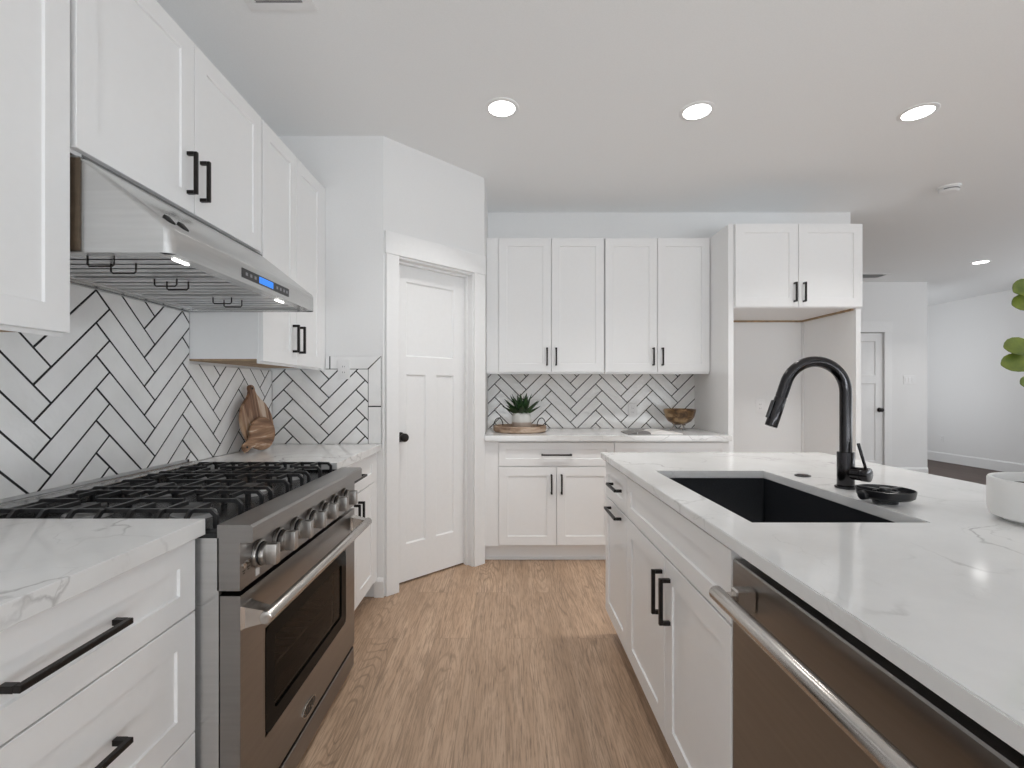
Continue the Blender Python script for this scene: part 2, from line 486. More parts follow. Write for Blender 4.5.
def skirting(name, F, a0, a1, h=0.14, t=0.014):
    b = MB()
    pf = [(0, 0), (t, 0), (t, h - 0.02), (t * 0.55, h - 0.006), (t * 0.3, h), (0, h)]
    b.rings([[F.p(a0, z, c) for c, z in pf], [F.p(a1, z, c) for c, z in pf]])
    struct(name, b, M['trim'])
skirting('baseboard_right', Fr((7.6, 2.6, 0), (0, 1, 0), (-1, 0, 0)), 0, 6.9, 0.16)
skirting('baseboard_hall', Fr((5.39, HY, 0), (1, 0, 0), (0, -1, 0)), 0, 0.51, 0.16)
skirting('baseboard_return', Fr((-0.785, PY, 0), (1, 0, 0), (0, -1, 0)), 0, 0.055, 0.115)
# pantry door: jamb lining and casing are trim, the door leaf sits at the back of the jamb
b = MB()
JT = 0.012
b.fbox(DF, OP0, OP0 + JT, 0, OPT, -0.12, 0).fbox(DF, OP1 - JT, OP1, 0, OPT, -0.12, 0).fbox(DF, OP0 + JT, OP1 - JT, OPT - JT, OPT, -0.12, 0)
b.fbox(DF, OP1 - JT - 0.012, OP1 - JT, 0, OPT - JT, -0.082, -0.05).fbox(DF, OP0 + JT, OP0 + JT + 0.012, 0, OPT - JT, -0.082, -0.05)
b.fbox(DF, OP0 + JT + 0.012, OP1 - JT - 0.012, OPT - JT - 0.012, OPT - JT, -0.082, -0.05)
struct('trim_1', b, M['trim'])
b = MB()
b.fbox(DF, 0.014, OP0 + 0.004, 0, OPT, 0, 0.016, 0.002).fbox(DF, OP1 - 0.004, DL - 0.006, 0, OPT, 0, 0.016, 0.002)
b.fbox(DF, 0.008, DL - 0.002, OPT, OPT + 0.135, 0, 0.018, 0.002)
struct('trim_2', b, M['trim'])
def panel_door(F, w, h, c0, t, rects):
    """slab whose front has recessed flat panels"""
    b = MB()
    xs = sorted(set([0, w] + [r[0] for r in rects] + [r[1] for r in rects]))
    zs = sorted(set([0, h] + [r[2] for r in rects] + [r[3] for r in rects]))
    def inside(x, z):
        return any(r[0] < x < r[1] and r[2] < z < r[3] for r in rects)
    for i in range(len(xs) - 1):
        for j in range(len(zs) - 1):
            if not inside((xs[i] + xs[i + 1]) / 2, (zs[j] + zs[j + 1]) / 2):
                b.poly([F.p(xs[i], zs[j], c0 + t), F.p(xs[i + 1], zs[j], c0 + t), F.p(xs[i + 1], zs[j + 1], c0 + t), F.p(xs[i], zs[j + 1], c0 + t)])
    for (x0, x1, z0, z1) in rects:
        def lp(i, c): return [F.p(x0 + i, z0 + i, c), F.p(x1 - i, z0 + i, c), F.p(x1 - i, z1 - i, c), F.p(x0 + i, z1 - i, c)]
        b.rings([lp(0, c0 + t), lp(0.009, c0 + t - 0.010)], (False, True))
    def o(c): return [F.p(0, 0, c), F.p(w, 0, c), F.p(w, h, c), F.p(0, h, c)]
    b.rings([o(c0), o(c0 + t)], (True, False))
    bmesh.ops.remove_doubles(b.bm, verts=b.bm.verts[:], dist=1e-5)
    return b
DW = OP1 - OP0 - 2 * JT - 0.006
F2 = Fr(DF.p(OP0 + JT + 0.003, 0.012), DF.u, DF.n)
st = 0.098
d1 = struct('door_1', panel_door(F2, DW, 2.025, -0.118, 0.035, [(st, DW - st, 1.44, 1.92), (st, DW / 2 - 0.042, 0.235, 1.325), (DW / 2 + 0.042, DW - st, 0.235, 1.325)]), M['trim'],
            label='white pantry door in the diagonal wall with one wide panel over two tall panels')
def knob(F, a, z, c, parent):
    b = MB()
    b.cyl(F.p(a, z, c), F.p(a, z, c + 0.008), 0.032, rnd=0.002, n=28)
    b.cyl(F.p(a, z, c + 0.008), F.p(a, z, c + 0.035), 0.011, n=16)
    b.cyl(F.p(a, z, c + 0.035), F.p(a, z, c + 0.062), 0.027, rnd=0.005, n=28)
    return link('door_knob', b, M['black'], parent, True)
knob(F2, 0.055, 0.925, -0.083, d1)
HF = Fr((4.59, HY, 0), (1, 0, 0), (0, -1, 0))
b = MB().fbox(HF, -0.09, 0, 0, 2.05, 0, 0.016).fbox(HF, 0.70, 0.80, 0, 2.05, 0, 0.016, 0.002).fbox(HF, -0.10, 0.81, 2.05, 2.20, 0, 0.018, 0.002)
struct('trim_3', b, M['trim'])
HF2 = Fr((4.595, HY, 0.01), (1, 0, 0), (0, -1, 0))
d2 = struct('door_2', panel_door(HF2, 0.69, 2.03, -0.05, 0.035, [(0.1, 0.59, 1.44, 1.92), (0.1, 0.305, 0.235, 1.325), (0.385, 0.59, 0.235, 1.325)]), M['trim'],
            label='white panelled door in the far hallway wall')
knob(HF2, 0.64, 0.955, -0.015, d2)

# ------------------------------------------------------------------ herringbone tile
def clip(poly, x0, x1, y0, y1):
    def cut(ps, f, inter):
        out = []
        for i in range(len(ps)):
            a, b_ = ps[i - 1], ps[i]
            if f(b_):
                if not f(a): out.append(inter(a, b_))
                out.append(b_)
            elif f(a): out.append(inter(a, b_))
        return out
    def ix(v): return lambda a, b_: (v, a[1] + (b_[1] - a[1]) * (v - a[0]) / (b_[0] - a[0]))
    def iy(v): return lambda a, b_: (a[0] + (b_[0] - a[0]) * (v - a[1]) / (b_[1] - a[1]), v)
    for f, it in ((lambda p: p[0] >= x0, ix(x0)), (lambda p: p[0] <= x1, ix(x1)), (lambda p: p[1] >= y0, iy(y0)), (lambda p: p[1] <= y1, iy(y1))):
        poly = cut(poly, f, it)
        if len(poly) < 3: return []
    return poly
TL, TW, TG = 0.3048, 0.0785, 0.0070
def tile_poly(b, F, ps, c0, t):
    n = len(ps)
    cx = sum(p[0] for p in ps) / n; cy = sum(p[1] for p in ps) / n
    k = 0.0016
    def sh(p):
        d = math.hypot(p[0] - cx, p[1] - cy) or 1
        f = max(0.0, 1 - k * 1.4 / d)
        return (cx + (p[0] - cx) * f, cy + (p[1] - cy) * f)
    b.rings([[F.p(*p, c0) for p in ps], [F.p(*p, c0 + t - 0.0015) for p in ps], [F.p(*sh(p), c0 + t) for p in ps]], (False, True))
def herring(b, F, a0, a1, z0, z1, pu, pv, c0, t=0.007, mirror=False, holes=()):
    s2 = math.sqrt(2)
    Pu, Pv = s2 * TL, s2 * TW
    g = TG / 2
    for j in range(-12, 13):
        for i in range(-40, 41):
            for r in ((g, TL - g, g, TW - g), (g, TW - g, TW + g, TW + TL - g)):
                pts = []
                for (p, q) in ((r[0], r[2]), (r[1], r[2]), (r[1], r[3]), (r[0], r[3])):
                    p += i * TW + j * TL; q += i * TW - j * TL
                    uu = (p - q) / s2 * (-1 if mirror else 1) + pu
                    vv = (p + q) / s2 + pv
                    pts.append((uu, vv))
                if max(p[0] for p in pts) < a0 or min(p[0] for p in pts) > a1 or max(p[1] for p in pts) < z0 or min(p[1] for p in pts) > z1: continue
                ps = clip(pts, a0, a1, z0, z1)
                if len(ps) >= 3:
                    ar = abs(sum(ps[k - 1][0] * ps[k][1] - ps[k][0] * ps[k - 1][1] for k in range(len(ps)))) / 2
                    if ar > 2e-5: tile_poly(b, F, ps, c0, t)
UB = 1.372      # underside of the wall cabinets
HOODTOP = 1.824
def splash(name, label, F, regions, pu, pv, mirror, border=None):
    g = MB()
    for (a0, a1, z0, z1) in regions: g.fbox(F, a0, a1, z0, z1, 0.0005, 0.0085)
    if border:
        for r in border[1]: g.fbox(F, *r, 0.0005, 0.0085)
    root = link(name, g, M['grout'], None, origin=F.p((regions[0][0] + regions[0][1]) / 2, regions[0][2]))
    tag(root, label, 'backsplash')
    b = MB()
    for (a0, a1, z0, z1) in regions: herring(b, F, a0, a1, z0, z1, pu, pv, 0.003, mirror=mirror)
    if border:
        for ps in border[0]: tile_poly(b, F, ps, 0.003, 0.0075)
    link('tile_field', b, M['tile'], root)
    return root
LF = Fr((WX, 0, 0), (0, 1, 0), (1, 0, 0))
splash('tile_backsplash', 'white herringbone tile with dark grout on the wall behind the range', LF,
       [(0.45, 1.178, CT + 0.001, 1.362), (1.178, 2.094, 0.93, 1.575), (2.094, PY - 0.009, CT + 0.001, 1.3515)], 0.165, 0.082, False)
RF = Fr((WX, PY, 0), (1, 0, 0), (0, -1, 0))
RW = -0.745 - WX
g = TG / 2
rt, rb = 1.437, CT + 0.001
bd = [[(RW - 0.078 + g, rb), (RW, rb), (RW, 1.138 - g), (RW - 0.078 + g, 1.138 - g)],
      [(RW - 0.078 + g, 1.138 + g), (RW, 1.138 + g), (RW, rt - 0.003), (RW - 0.078 + g, rt - 0.078)],
      [(0.355 + g, rt - 0.078 + g), (RW - 0.078 - g, rt - 0.078 + g), (RW - 0.003, rt), (0.355 + g, rt)],
      [(0.329, rt - 0.078 + g), (0.355 - g, rt - 0.078 + g), (0.355 - g, rt), (0.329, rt)]]
splash('tile_backsplash', 'short herringbone tile panel with a mitred border beside the pantry door', RF,
       [(0.012, RW - 0.078, rb, rt - 0.078)], 0.35, 0.967, False,
       (bd, [(0.329, RW, rt - 0.078, rt), (RW - 0.078, RW, rb, rt - 0.078)]))
BF = Fr((DB.x, BY, 0), (1, 0, 0), (0, -1, 0))
splash('tile_backsplash', 'herringbone tile strip on the back wall behind the plant and bowl', BF,
       [(0.0, 1.765, CT + 0.001, UB)], 0.328, 0.02, False)

# ------------------------------------------------------------------ cabinets
FL = Fr((0, 0, 0), (0, 1, 0), (1, 0, 0))        # left run: a = y, c = x
FI = Fr((0, 0, 0), (0, 1, 0), (-1, 0, 0))       # island: a = y, c = -x
FB = Fr((0, 0, 0), (1, 0, 0), (0, -1, 0))       # back run: a = x, c = -y
G = 0.0020
def front(kind, F, a0, a1, b0, b1, c0, parent, pulls, rail=0.064, t=0.02, hl=None):
    d = link(kind, MB().shaker(F, a0 + G, a1 - G, b0 + G, b1 - G, c0, t, rail), M['cab'], parent)
    for (a, b_, ln, vert) in pulls:
        link('handle', MB().pull(F, a, b_, ln, vert, c0 + t), M['black'], d)
    return d
def box_part(name, F, r, c0, c1, mat, parent, bev=0.0):
    return link(name, MB().fbox(F, *r, c0, c1, bev), mat, parent)
LBX, LUX = -0.768, -1.075     # front planes of base and wall cabinet doors, left run
TK = 0.105
# near drawer cabinet
y0, y1 = 0.49, 1.1765
t = thing('drawer_cabinet', 'white three-drawer base cabinet with long dark pulls in the near left corner', 'cabinet', (-1.08, (y0 + y1) / 2, 0))
c0 = LBX - 0.02
box_part('body', FL, (y0, y1, TK, 0.873), WX + 0.004, c0, M['cab'], t)
box_part('toe_kick', FL, (y0, y1, 0, TK), WX + 0.1, c0 - 0.06, M['cab'], t)
zc = (0.827, 0.827)
front('drawer', FL, y0, y1, 0.688, 0.868, c0, t, [(0.827, 0.778, 0.22, False)], 0.055)
front('drawer', FL, y0, y1, 0.389, 0.688, c0, t, [(0.827, 0.543, 0.22, False)])
front('drawer', FL, y0, y1, TK + 0.008, 0.389, c0, t, [(0.827, 0.25, 0.22, False)])
# far base cabinet between range and pantry
y0, y1 = 2.10, 2.775
t = thing('base_cabinet', 'white base cabinet with drawer and two doors between range and pantry wall', 'cabinet', (-1.08, (y0 + y1) / 2, 0))
box_part('body', FL, (y0, y1 + 0.035, TK, 0.873), WX + 0.004, c0, M['cab'], t)
box_part('toe_kick', FL, (y0, y1 + 0.035, 0, TK), WX + 0.1, c0 - 0.06, M['cab'], t)
box_part('filler', FL, (y1, PY - 0.003, TK, 0.873), c0, LBX - 0.002, M['cab'], t)
ym = (y0 + y1) / 2
front('drawer', FL, y0, y1, 0.70, 0.868, c0, t, [(ym - 0.03, 0.785, 0.22, False)], 0.055)
front('door', FL, y0, ym, TK + 0.008, 0.70, c0, t, [(ym - 0.035, 0.585, 0.14, True)])
front('door', FL, ym, y1, TK + 0.008, 0.70, c0, t, [(ym + 0.035, 0.585, 0.14, True)])
# worktops on the left run
def slab(name, label, x0, x1, ya, yb, z0, z1):
    o = link(name, MB().box(x0, x1, ya, yb, z0, z1, 0.0022, 2), M['quartz'], None, origin=((x0 + x1) / 2, (ya + yb) / 2, z0))
    return tag(o, label, 'countertop')
slab('countertop', 'white quartz countertop slab over the near left drawers', WX + 0.0115, -0.745, 0.46, 1.178, 0.8745, CT)
slab('countertop', 'white quartz countertop slab under the round cutting board', WX + 0.0115, -0.745, 2.094, PY - 0.0115, 0.8745, CT)
# wall cabinets, left run
UT = 2.437
cu = LUX - 0.02
def upper(label, y0, y1, z0, doors, bottom=True, filler=None):
    t = thing('wall_cabinet', label, 'cabinet', (-1.24, (y0 + y1) / 2, z0))
    box_part('body', FL, (y0, y1, z0 + 0.012, UT), WX + 0.003, cu, M['cab'], t)
    box_part('bottom_panel', FL, (y0 + 0.004, y1 - 0.004, z0 + 0.004, z0 + 0.012), WX + 0.003, cu - 0.006, M['ply'], t)['label'] = 'bare plywood underside'
    box_part('bottom_rail', FL, (y0, y1, z0 - 0.008, z0 + 0.012), cu - 0.006, cu, M['cab'], t)
    for (a, b_, pulls) in doors:
        front('door', FL, a, b_, z0, UT - 0.004, cu, t, pulls)
    if filler:
        box_part('filler', FL, (filler[0], filler[1], z0 - 0.008, UT), cu - 0.01, LUX - 0.004, M['cab'], t)
    return t
upper('white wall cabinet at the left frame edge, beside the range hood', 0.72, 1.174, 1.371, [(0.72, 1.174, [])])
upper('white wall cabinet directly over the stainless range hood', 1.186, 2.091, 1.838,
      [(1.186, 1.6405, [(1.604, 1.966, 0.142, True)]), (1.6405, 2.091, [(1.673, 1.966, 0.142, True)])])
upper('tall white wall cabinet above the cutting board, at the pantry wall', 2.098, 2.775, 1.360,
      [(2.100, 2.437, [(2.398, 1.494, 0.14, True)]), (2.437, 2.775, [(2.470, 1.494, 0.14, True)])], filler=(2.777, PY - 0.003))
# hood
HX = -0.842
t = thing('range_hood', 'stainless under-cabinet range hood with blue display, above the range', 'range hood', (-1.12, 1.64, 1.57))
y0, y1 = 1.193, 2.0935
zb, zf, zt = 1.578, 1.650, HOODTOP
def hood_prof(y):
    return [(WX + 0.012, y, zb), (HX + 0.0, y, zb), (HX, y, zf - 0.012), (HX - 0.006, y, zf), (-1.055, y, zt - 0.012), (-1.075, y, zt), (WX + 0.012, y, zt)]
def ipr(y):
    return [(WX + 0.03, y, zb), (HX - 0.05, y, zb), (HX - 0.05, y, zb + 0.028), (WX + 0.03, y, zb + 0.028)]
# shell: outer skin in one piece with an open recess underneath
b = MB()
A, B_ = hood_prof(y0), hood_prof(y1)
rn = 0.022
def inset(P, y, dx): return [(x - (dx if x > HX - 0.02 else (dx if x > -1.08 else 0)), y, z) for (x, _, z) in P]
loops = []
for k in range(5):
    a = math.pi / 2 * k / 4
    loops.append(inset(A, y0 + rn * (1 - math.sin(a)) , rn * (1 - math.sin(a)) * 0 + rn * (1 - math.cos(math.pi / 2 - a)) if False else rn * (1 - math.sin(a))))
lo = []
for k in range(5):
    a = math.pi / 2 * k / 4
    lo.append((rn * (1 - math.cos(a)), rn * (1 - math.sin(a))))
seq = [inset(A, y0 + dy, dx) for (dy, dx) in lo] + [inset(B_, y1 - dy, dx) for (dy, dx) in lo[::-1]]
vl = [[b.bm.verts.new(p) for p in lp] for lp in seq]
n = len(vl[0])
for q, r in zip(vl[:-1], vl[1:]):
    for i in range(n):
        j = (i + 1) % n
        if i == 0: continue          # leave the underside open
        b.bm.faces.new((q[i], q[j], r[j], r[i]))
b.bm.faces.new(vl[0][::-1]); b.bm.faces.new(vl[-1])
# underside rim
X0, X1, Y0, Y1 = WX + 0.04, HX - 0.045, y0 + 0.035, y1 - 0.035
b.box(WX + 0.013, X0, y0 + 0.003, y1 - 0.003, zb + 0.001, zb + 0.022).box(X1, HX - 0.032, y0 + 0.004, y1 - 0.004, zb + 0.001, zb + 0.014)
b.box(HX - 0.032, HX - 0.002, y0 + 0.024, y1 - 0.024, zb + 0.0012, zb + 0.014)
b.box(X0, X1, y0 + 0.003, Y0, zb + 0.001, zb + 0.014).box(X0, X1, Y1, y1 - 0.003, zb + 0.001, zb + 0.014)
hood = link('canopy', b, M['steelh'], t, True)
# grey strip standing in for the shadow gap between hood top and cabinet
link('top_gap_shade', MB().box(-1.075, -1.0735, y0 + 0.01, y1 - 0.002, zt - 0.001, zt + 0.005), M['gap_shade'], t)
link('brown_strip', MB().box(-1.13, -1.068, y0 - 0.004, y0 - 0.0003, zb + 0.004, 1.815), M['hood_brown'], t)['label'] = 'brown strip on the near side'  # flat brown strip laid on the hood's near side
for k in range(3):
    ya = Y0 + (Y1 - Y0) * k / 3 + 0.003; yb = Y0 + (Y1 - Y0) * (k + 1) / 3 - 0.003
    b = MB()
    b.box(X0, X1, ya, ya + 0.012, zb + 0.006, zb + 0.024).box(X0, X1, yb - 0.012, yb, zb + 0.006, zb + 0.024)
    b.box(X0, X0 + 0.012, ya + 0.012, yb - 0.012, zb + 0.006, zb + 0.024).box(X1 - 0.012, X1, ya + 0.012, yb - 0.012, zb + 0.006, zb + 0.024)
    nb = 5
    for q in range(nb):
        yq = ya + 0.012 + (yb - ya - 0.024) * (q + 0.5) / nb
        b.rings([[(x, yq - 0.019, zb + 0.010), (x, yq + 0.019, zb + 0.010), (x, yq + 0.013, zb + 0.022), (x, yq - 0.013, zb + 0.022)] for x in (X0 + 0.012, X1 - 0.012)])
    f = link('baffle_filter', b, M['baffle'], t)
    link('filter_back', MB().box(X0 + 0.012, X1 - 0.012, ya + 0.012, yb - 0.012, zb + 0.026, zb + 0.028), M['dark'], f)
    for yc in ((1.26, 1.335), (1.50, 1.555), (1.80, 1.87))[k]:
        xc = -1.075
        link('filter_handle', MB().tube([(xc - 0.035, yc, zb + 0.012), (xc - 0.035, yc, zb - 0.012), (xc - 0.03, yc, zb - 0.017), (xc + 0.03, yc, zb - 0.017), (xc + 0.035, yc, zb - 0.012), (xc + 0.035, yc, zb + 0.012)], 0.0024, 8), M['wire'], f, True)
for yc in (1.285, 1.845):
    link('led_lamp', MB().box(HX - 0.042, HX - 0.034, yc - 0.028, yc + 0.028, zb - 0.0015, zb + 0.001), M['led'], t)
cp = link('control_panel', MB().box(HX - 0.001, HX + 0.0015, 1.514, 1.839, 1.594, 1.624), M['bplastic'], t)
link('display', MB().box(HX + 0.0016, HX + 0.0022, 1.618, 1.715, 1.598, 1.620), M['blue'], cp)
mb_ = plain('button_grey', (0.25, 0.25, 0.27), 0.4)
for yc in (1.54, 1.567, 1.594, 1.745, 1.772, 1.799, 1.822):
    link('touch_button', MB().box(HX + 0.0016, HX + 0.0022, yc - 0.006, yc + 0.006, 1.604, 1.614), mb_, cp)
for yc in (1.2335, 1.286):       # slots low on the sloping face
    link('vent_slot', MB().hexa([(-0.868, yc - 0.011, 1.660), (-0.868, yc + 0.011, 1.660), (-0.886, yc + 0.011, 1.680), (-0.886, yc - 0.011, 1.680),
            (-0.863, yc - 0.011, 1.667), (-0.863, yc + 0.011, 1.667), (-0.881, yc + 0.011, 1.687), (-0.881, yc - 0.011, 1.687)], 0.002), M['dark'], t)

# ------------------------------------------------------------------ range
RY0, RY1 = 1.187, 2.085
RXF, RXP = -0.665, -0.633
t = thing('gas_range', 'wide stainless gas range with seven knobs and cast iron grates', 'range', (-1.02, (RY0 + RY1) / 2, 0))
b = MB()
b.box(WX + 0.03, -0.718, RY0, RY0 + 0.012, 0.10, 0.862).box(WX + 0.03, -0.718, RY1 - 0.012, RY1, 0.10, 0.862)
b.box(WX + 0.03, WX + 0.05, RY0 + 0.012, RY1 - 0.012, 0.10, 0.862).box(WX + 0.05, -0.718, RY0 + 0.012, RY1 - 0.012, 0.10, 0.13)
link('body', b, M['steelh'], t)
b = MB().box(WX + 0.03, -0.722, RY0, RY1, 0.862, 0.876, 0.002)
b.box(WX + 0.03, -0.722, RY0, RY0 + 0.008, 0.876, 0.886).box(WX + 0.03, -0.722, RY1 - 0.008, RY1, 0.876, 0.886)
link('cooktop', b, M['cook'], t)
b = MB().box(WX + 0.014, WX + 0.03, RY0, RY1, 0.86, 0.922, 0.002).box(WX + 0.03, WX + 0.075, RY0, RY1, 0.9, 0.918, 0.002)
link('back_trim', b, M['steelh'], t)
pr = [(-0.722, 0.73), (RXF, 0.73), (RXF, 0.850), (RXP, 0.852), (RXP, 0.889), (RXP - 0.006, 0.895), (-0.722, 0.895)]
pan = link('control_panel', MB().rings([[(x, RY0, z) for x, z in pr], [(x, RY1, z) for x, z in pr]]), M['steel'], t)
for k in range(7):
    yc, zc = 1.275 + 0.1115 * k, 0.795
    b = MB()
    b.cyl((RXF, yc, zc), (RXF + 0.010, yc, zc), 0.037, 0.036, 40, rnd=0.0015)
    kb = link('knob', b, M['knob'], pan, True)
    b = MB()
    b.cyl((RXF + 0.0102, yc, zc), (RXF + 0.014, yc, zc), 0.0315, n=40)
    link('dial_ring', b, M['dark'], kb, True)
    b = MB()
    b.cyl((RXF + 0.014, yc, zc), (RXF + 0.026, yc, zc), 0.030, 0.029, 40, rnd=0.0015)
    b.box(RXF + 0.025, RXF + 0.054, yc - 0.012, yc + 0.012, zc - 0.027, zc + 0.027, 0.002, 2)
    link('grip', b, M['knob'], kb, True)
link('paper_tag', MB().box(RXF + 0.0002, RXF + 0.001, 1.262, 1.280, 0.738, 0.758), M['paper'], pan)['label'] = 'small white tag under the first knob'
for yc, zc in ((1.205, 0.788), (1.226, 0.792)): link('indicator_lamp', MB().cyl((RXF, yc, zc), (RXF + 0.003, yc, zc), 0.007, n=16), M['chrome'], pan, True)
for yc, zc in ((1.205, 0.772), (1.226, 0.776)):
    b = MB()
    b.box(RXF, RXF + 0.0006, yc - 0.006, yc + 0.006, zc, zc + 0.003).box(RXF, RXF + 0.0006, yc - 0.004, yc + 0.004, zc - 0.006, zc - 0.003)
    link('printed_mark', b, M['bplastic'], pan)
# oven door: a frame round the glass
DZ0, DZ1 = 0.128, 0.716
WY0, WY1, WZ0, WZ1 = 1.312, 1.972, 0.272, 0.575
b = MB()
b.box(-0.716, RXF, RY0 + 0.002, WY0, DZ0, DZ1).box(-0.716, RXF, WY1, RY1 - 0.002, DZ0, DZ1)
b.box(-0.716, RXF, WY0, WY1, DZ0, WZ0).box(-0.716, RXF, WY0, WY1, WZ1, DZ1)
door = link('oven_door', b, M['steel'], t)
def rrect(a0, a1, b0, b1, r, n=6):
    out = []
    for cx, cz, st in ((a1 - r, b0 + r, -90), (a1 - r, b1 - r, 0), (a0 + r, b1 - r, 90), (a0 + r, b0 + r, 180)):
        for k in range(n + 1):
            a = math.radians(st + 90 * k / n)
            out.append((cx + math.cos(a) * r, cz + math.sin(a) * r))
    return out
o1 = rrect(WY0, WY1, WZ0, WZ1, 0.03); i1 = rrect(WY0 + 0.052, WY1 - 0.052, WZ0 + 0.045, WZ1 - 0.045, 0.015)
b = MB()
b.rings([[(RXF - 0.004, y, z) for y, z in o1], [(RXF + 0.0012, y, z) for y, z in o1], [(RXF + 0.0012, y, z) for y, z in i1], [(RXF - 0.012, y, z) for y, z in i1]], (False, False))
win = link('window', b, M['bglass'], door, True)
link('glass', MB().rings([[(RXF - 0.006, y, z) for y, z in i1], [(RXF - 0.003, y, z) for y, z in i1]]), M['glass'], win)
# oval maker's badge with raised strokes
by, bz = 1.60, 0.168
def oval(r1, r2, x): return [(x, by + math.cos(2 * math.pi * i / 36) * r1, bz + math.sin(2 * math.pi * i / 36) * r2) for i in range(36)]
bd_ = link('badge', MB().rings([oval(0.052, 0.021, RXF), oval(0.050, 0.020, RXF + 0.003)]), M['dark'], door, True)
b = MB().rings([oval(0.053, 0.0215, RXF + 0.001), oval(0.053, 0.0215, RXF + 0.004), oval(0.049, 0.0185, RXF + 0.004), oval(0.049, 0.0185, RXF + 0.001)], (False, False))
for k in range(5):
    yy = by - 0.032 + 0.016 * k
    b.box(RXF + 0.003, RXF + 0.004, yy - 0.006, yy - 0.0035, bz - 0.009, bz + 0.009)
    b.box(RXF + 0.003, RXF + 0.004, yy - 0.0035, yy + 0.005, (bz - 0.009, bz + 0.0065, bz - 0.001)[k % 3], (bz - 0.0065, bz + 0.009, bz + 0.0015)[k % 3])
link('emblem', b, M['chrome'], bd_)
# towel bar handle
hx, hz = -0.603, 0.660
hd = link('handle', MB().cyl((hx, RY0 + 0.004, hz), (hx, RY1 - 0.004, hz), 0.0165, n=28, rnd=0.003), M['chrome'], door, True)
for yc in (RY0 + 0.028, RY1 - 0.028):
    b = MB()
    b.rings([[(RXF, yc + sy * (0.026), hz + sz * 0.030) for sy, sz in ((-1, -1), (1, -1), (1, 1), (-1, 1))],
             [(RXF + 0.01, yc + sy * (0.022), hz + sz * 0.026) for sy, sz in ((-1, -1), (1, -1), (1, 1), (-1, 1))],
             [(hx, yc + sy * 0.016, hz + sz * 0.0135) for sy, sz in ((-1, -1), (1, -1), (1, 1), (-1, 1))]])
    link('bracket', b, M['chrome'], hd)
# cavity and racks seen through the glass
b = MB()
b.box(-1.28, -0.73, 1.29, 1.30, 0.2, 0.66).box(-1.28, -0.73, 1.985, 1.995, 0.2, 0.66).box(-1.29, -1.28, 1.29, 1.995, 0.2, 0.66).box(-1.28, -0.73, 1.30, 1.985, 0.19, 0.2).box(-1.28, -0.73, 1.30, 1.985, 0.66, 0.67)
cav = link('oven_cavity', b, M['oven'], t)
for z in (0.36, 0.50):
    b = MB()
    for k in range(16):
        y = 1.31 + 0.665 * k / 15
        b.tube([(-1.26, y, z), (-0.74, y, z)], 0.0025, 6)
    for x in (-1.26, -0.74): b.tube([(x, 1.302, z - 0.004), (x, 1.983, z - 0.004)], 0.0035, 6)
    link('oven_rack', b, M['chrome'], cav, True)
b = MB().box(-0.74, -0.667, RY0 + 0.004, RY1 - 0.004, 0.03, 0.108, 0.002)
kp = link('kick_panel', b, M['steel'], t)
link('kick_gap_shade', MB().box(-0.74, -0.6685, RY0 + 0.006, RY1 - 0.006, 0.1082, 0.1125), M['dark'], kp)  # black strip put in for the shade of the gap below the oven door
for (x, y) in ((-0.78, RY0 + 0.05), (-0.78, RY1 - 0.05), (-1.3, RY0 + 0.05), (-1.3, RY1 - 0.05)):
    link('leg', MB().cyl((x, y, 0.0), (x, y, 0.10), 0.018, n=16), M['bplastic'], t, True)
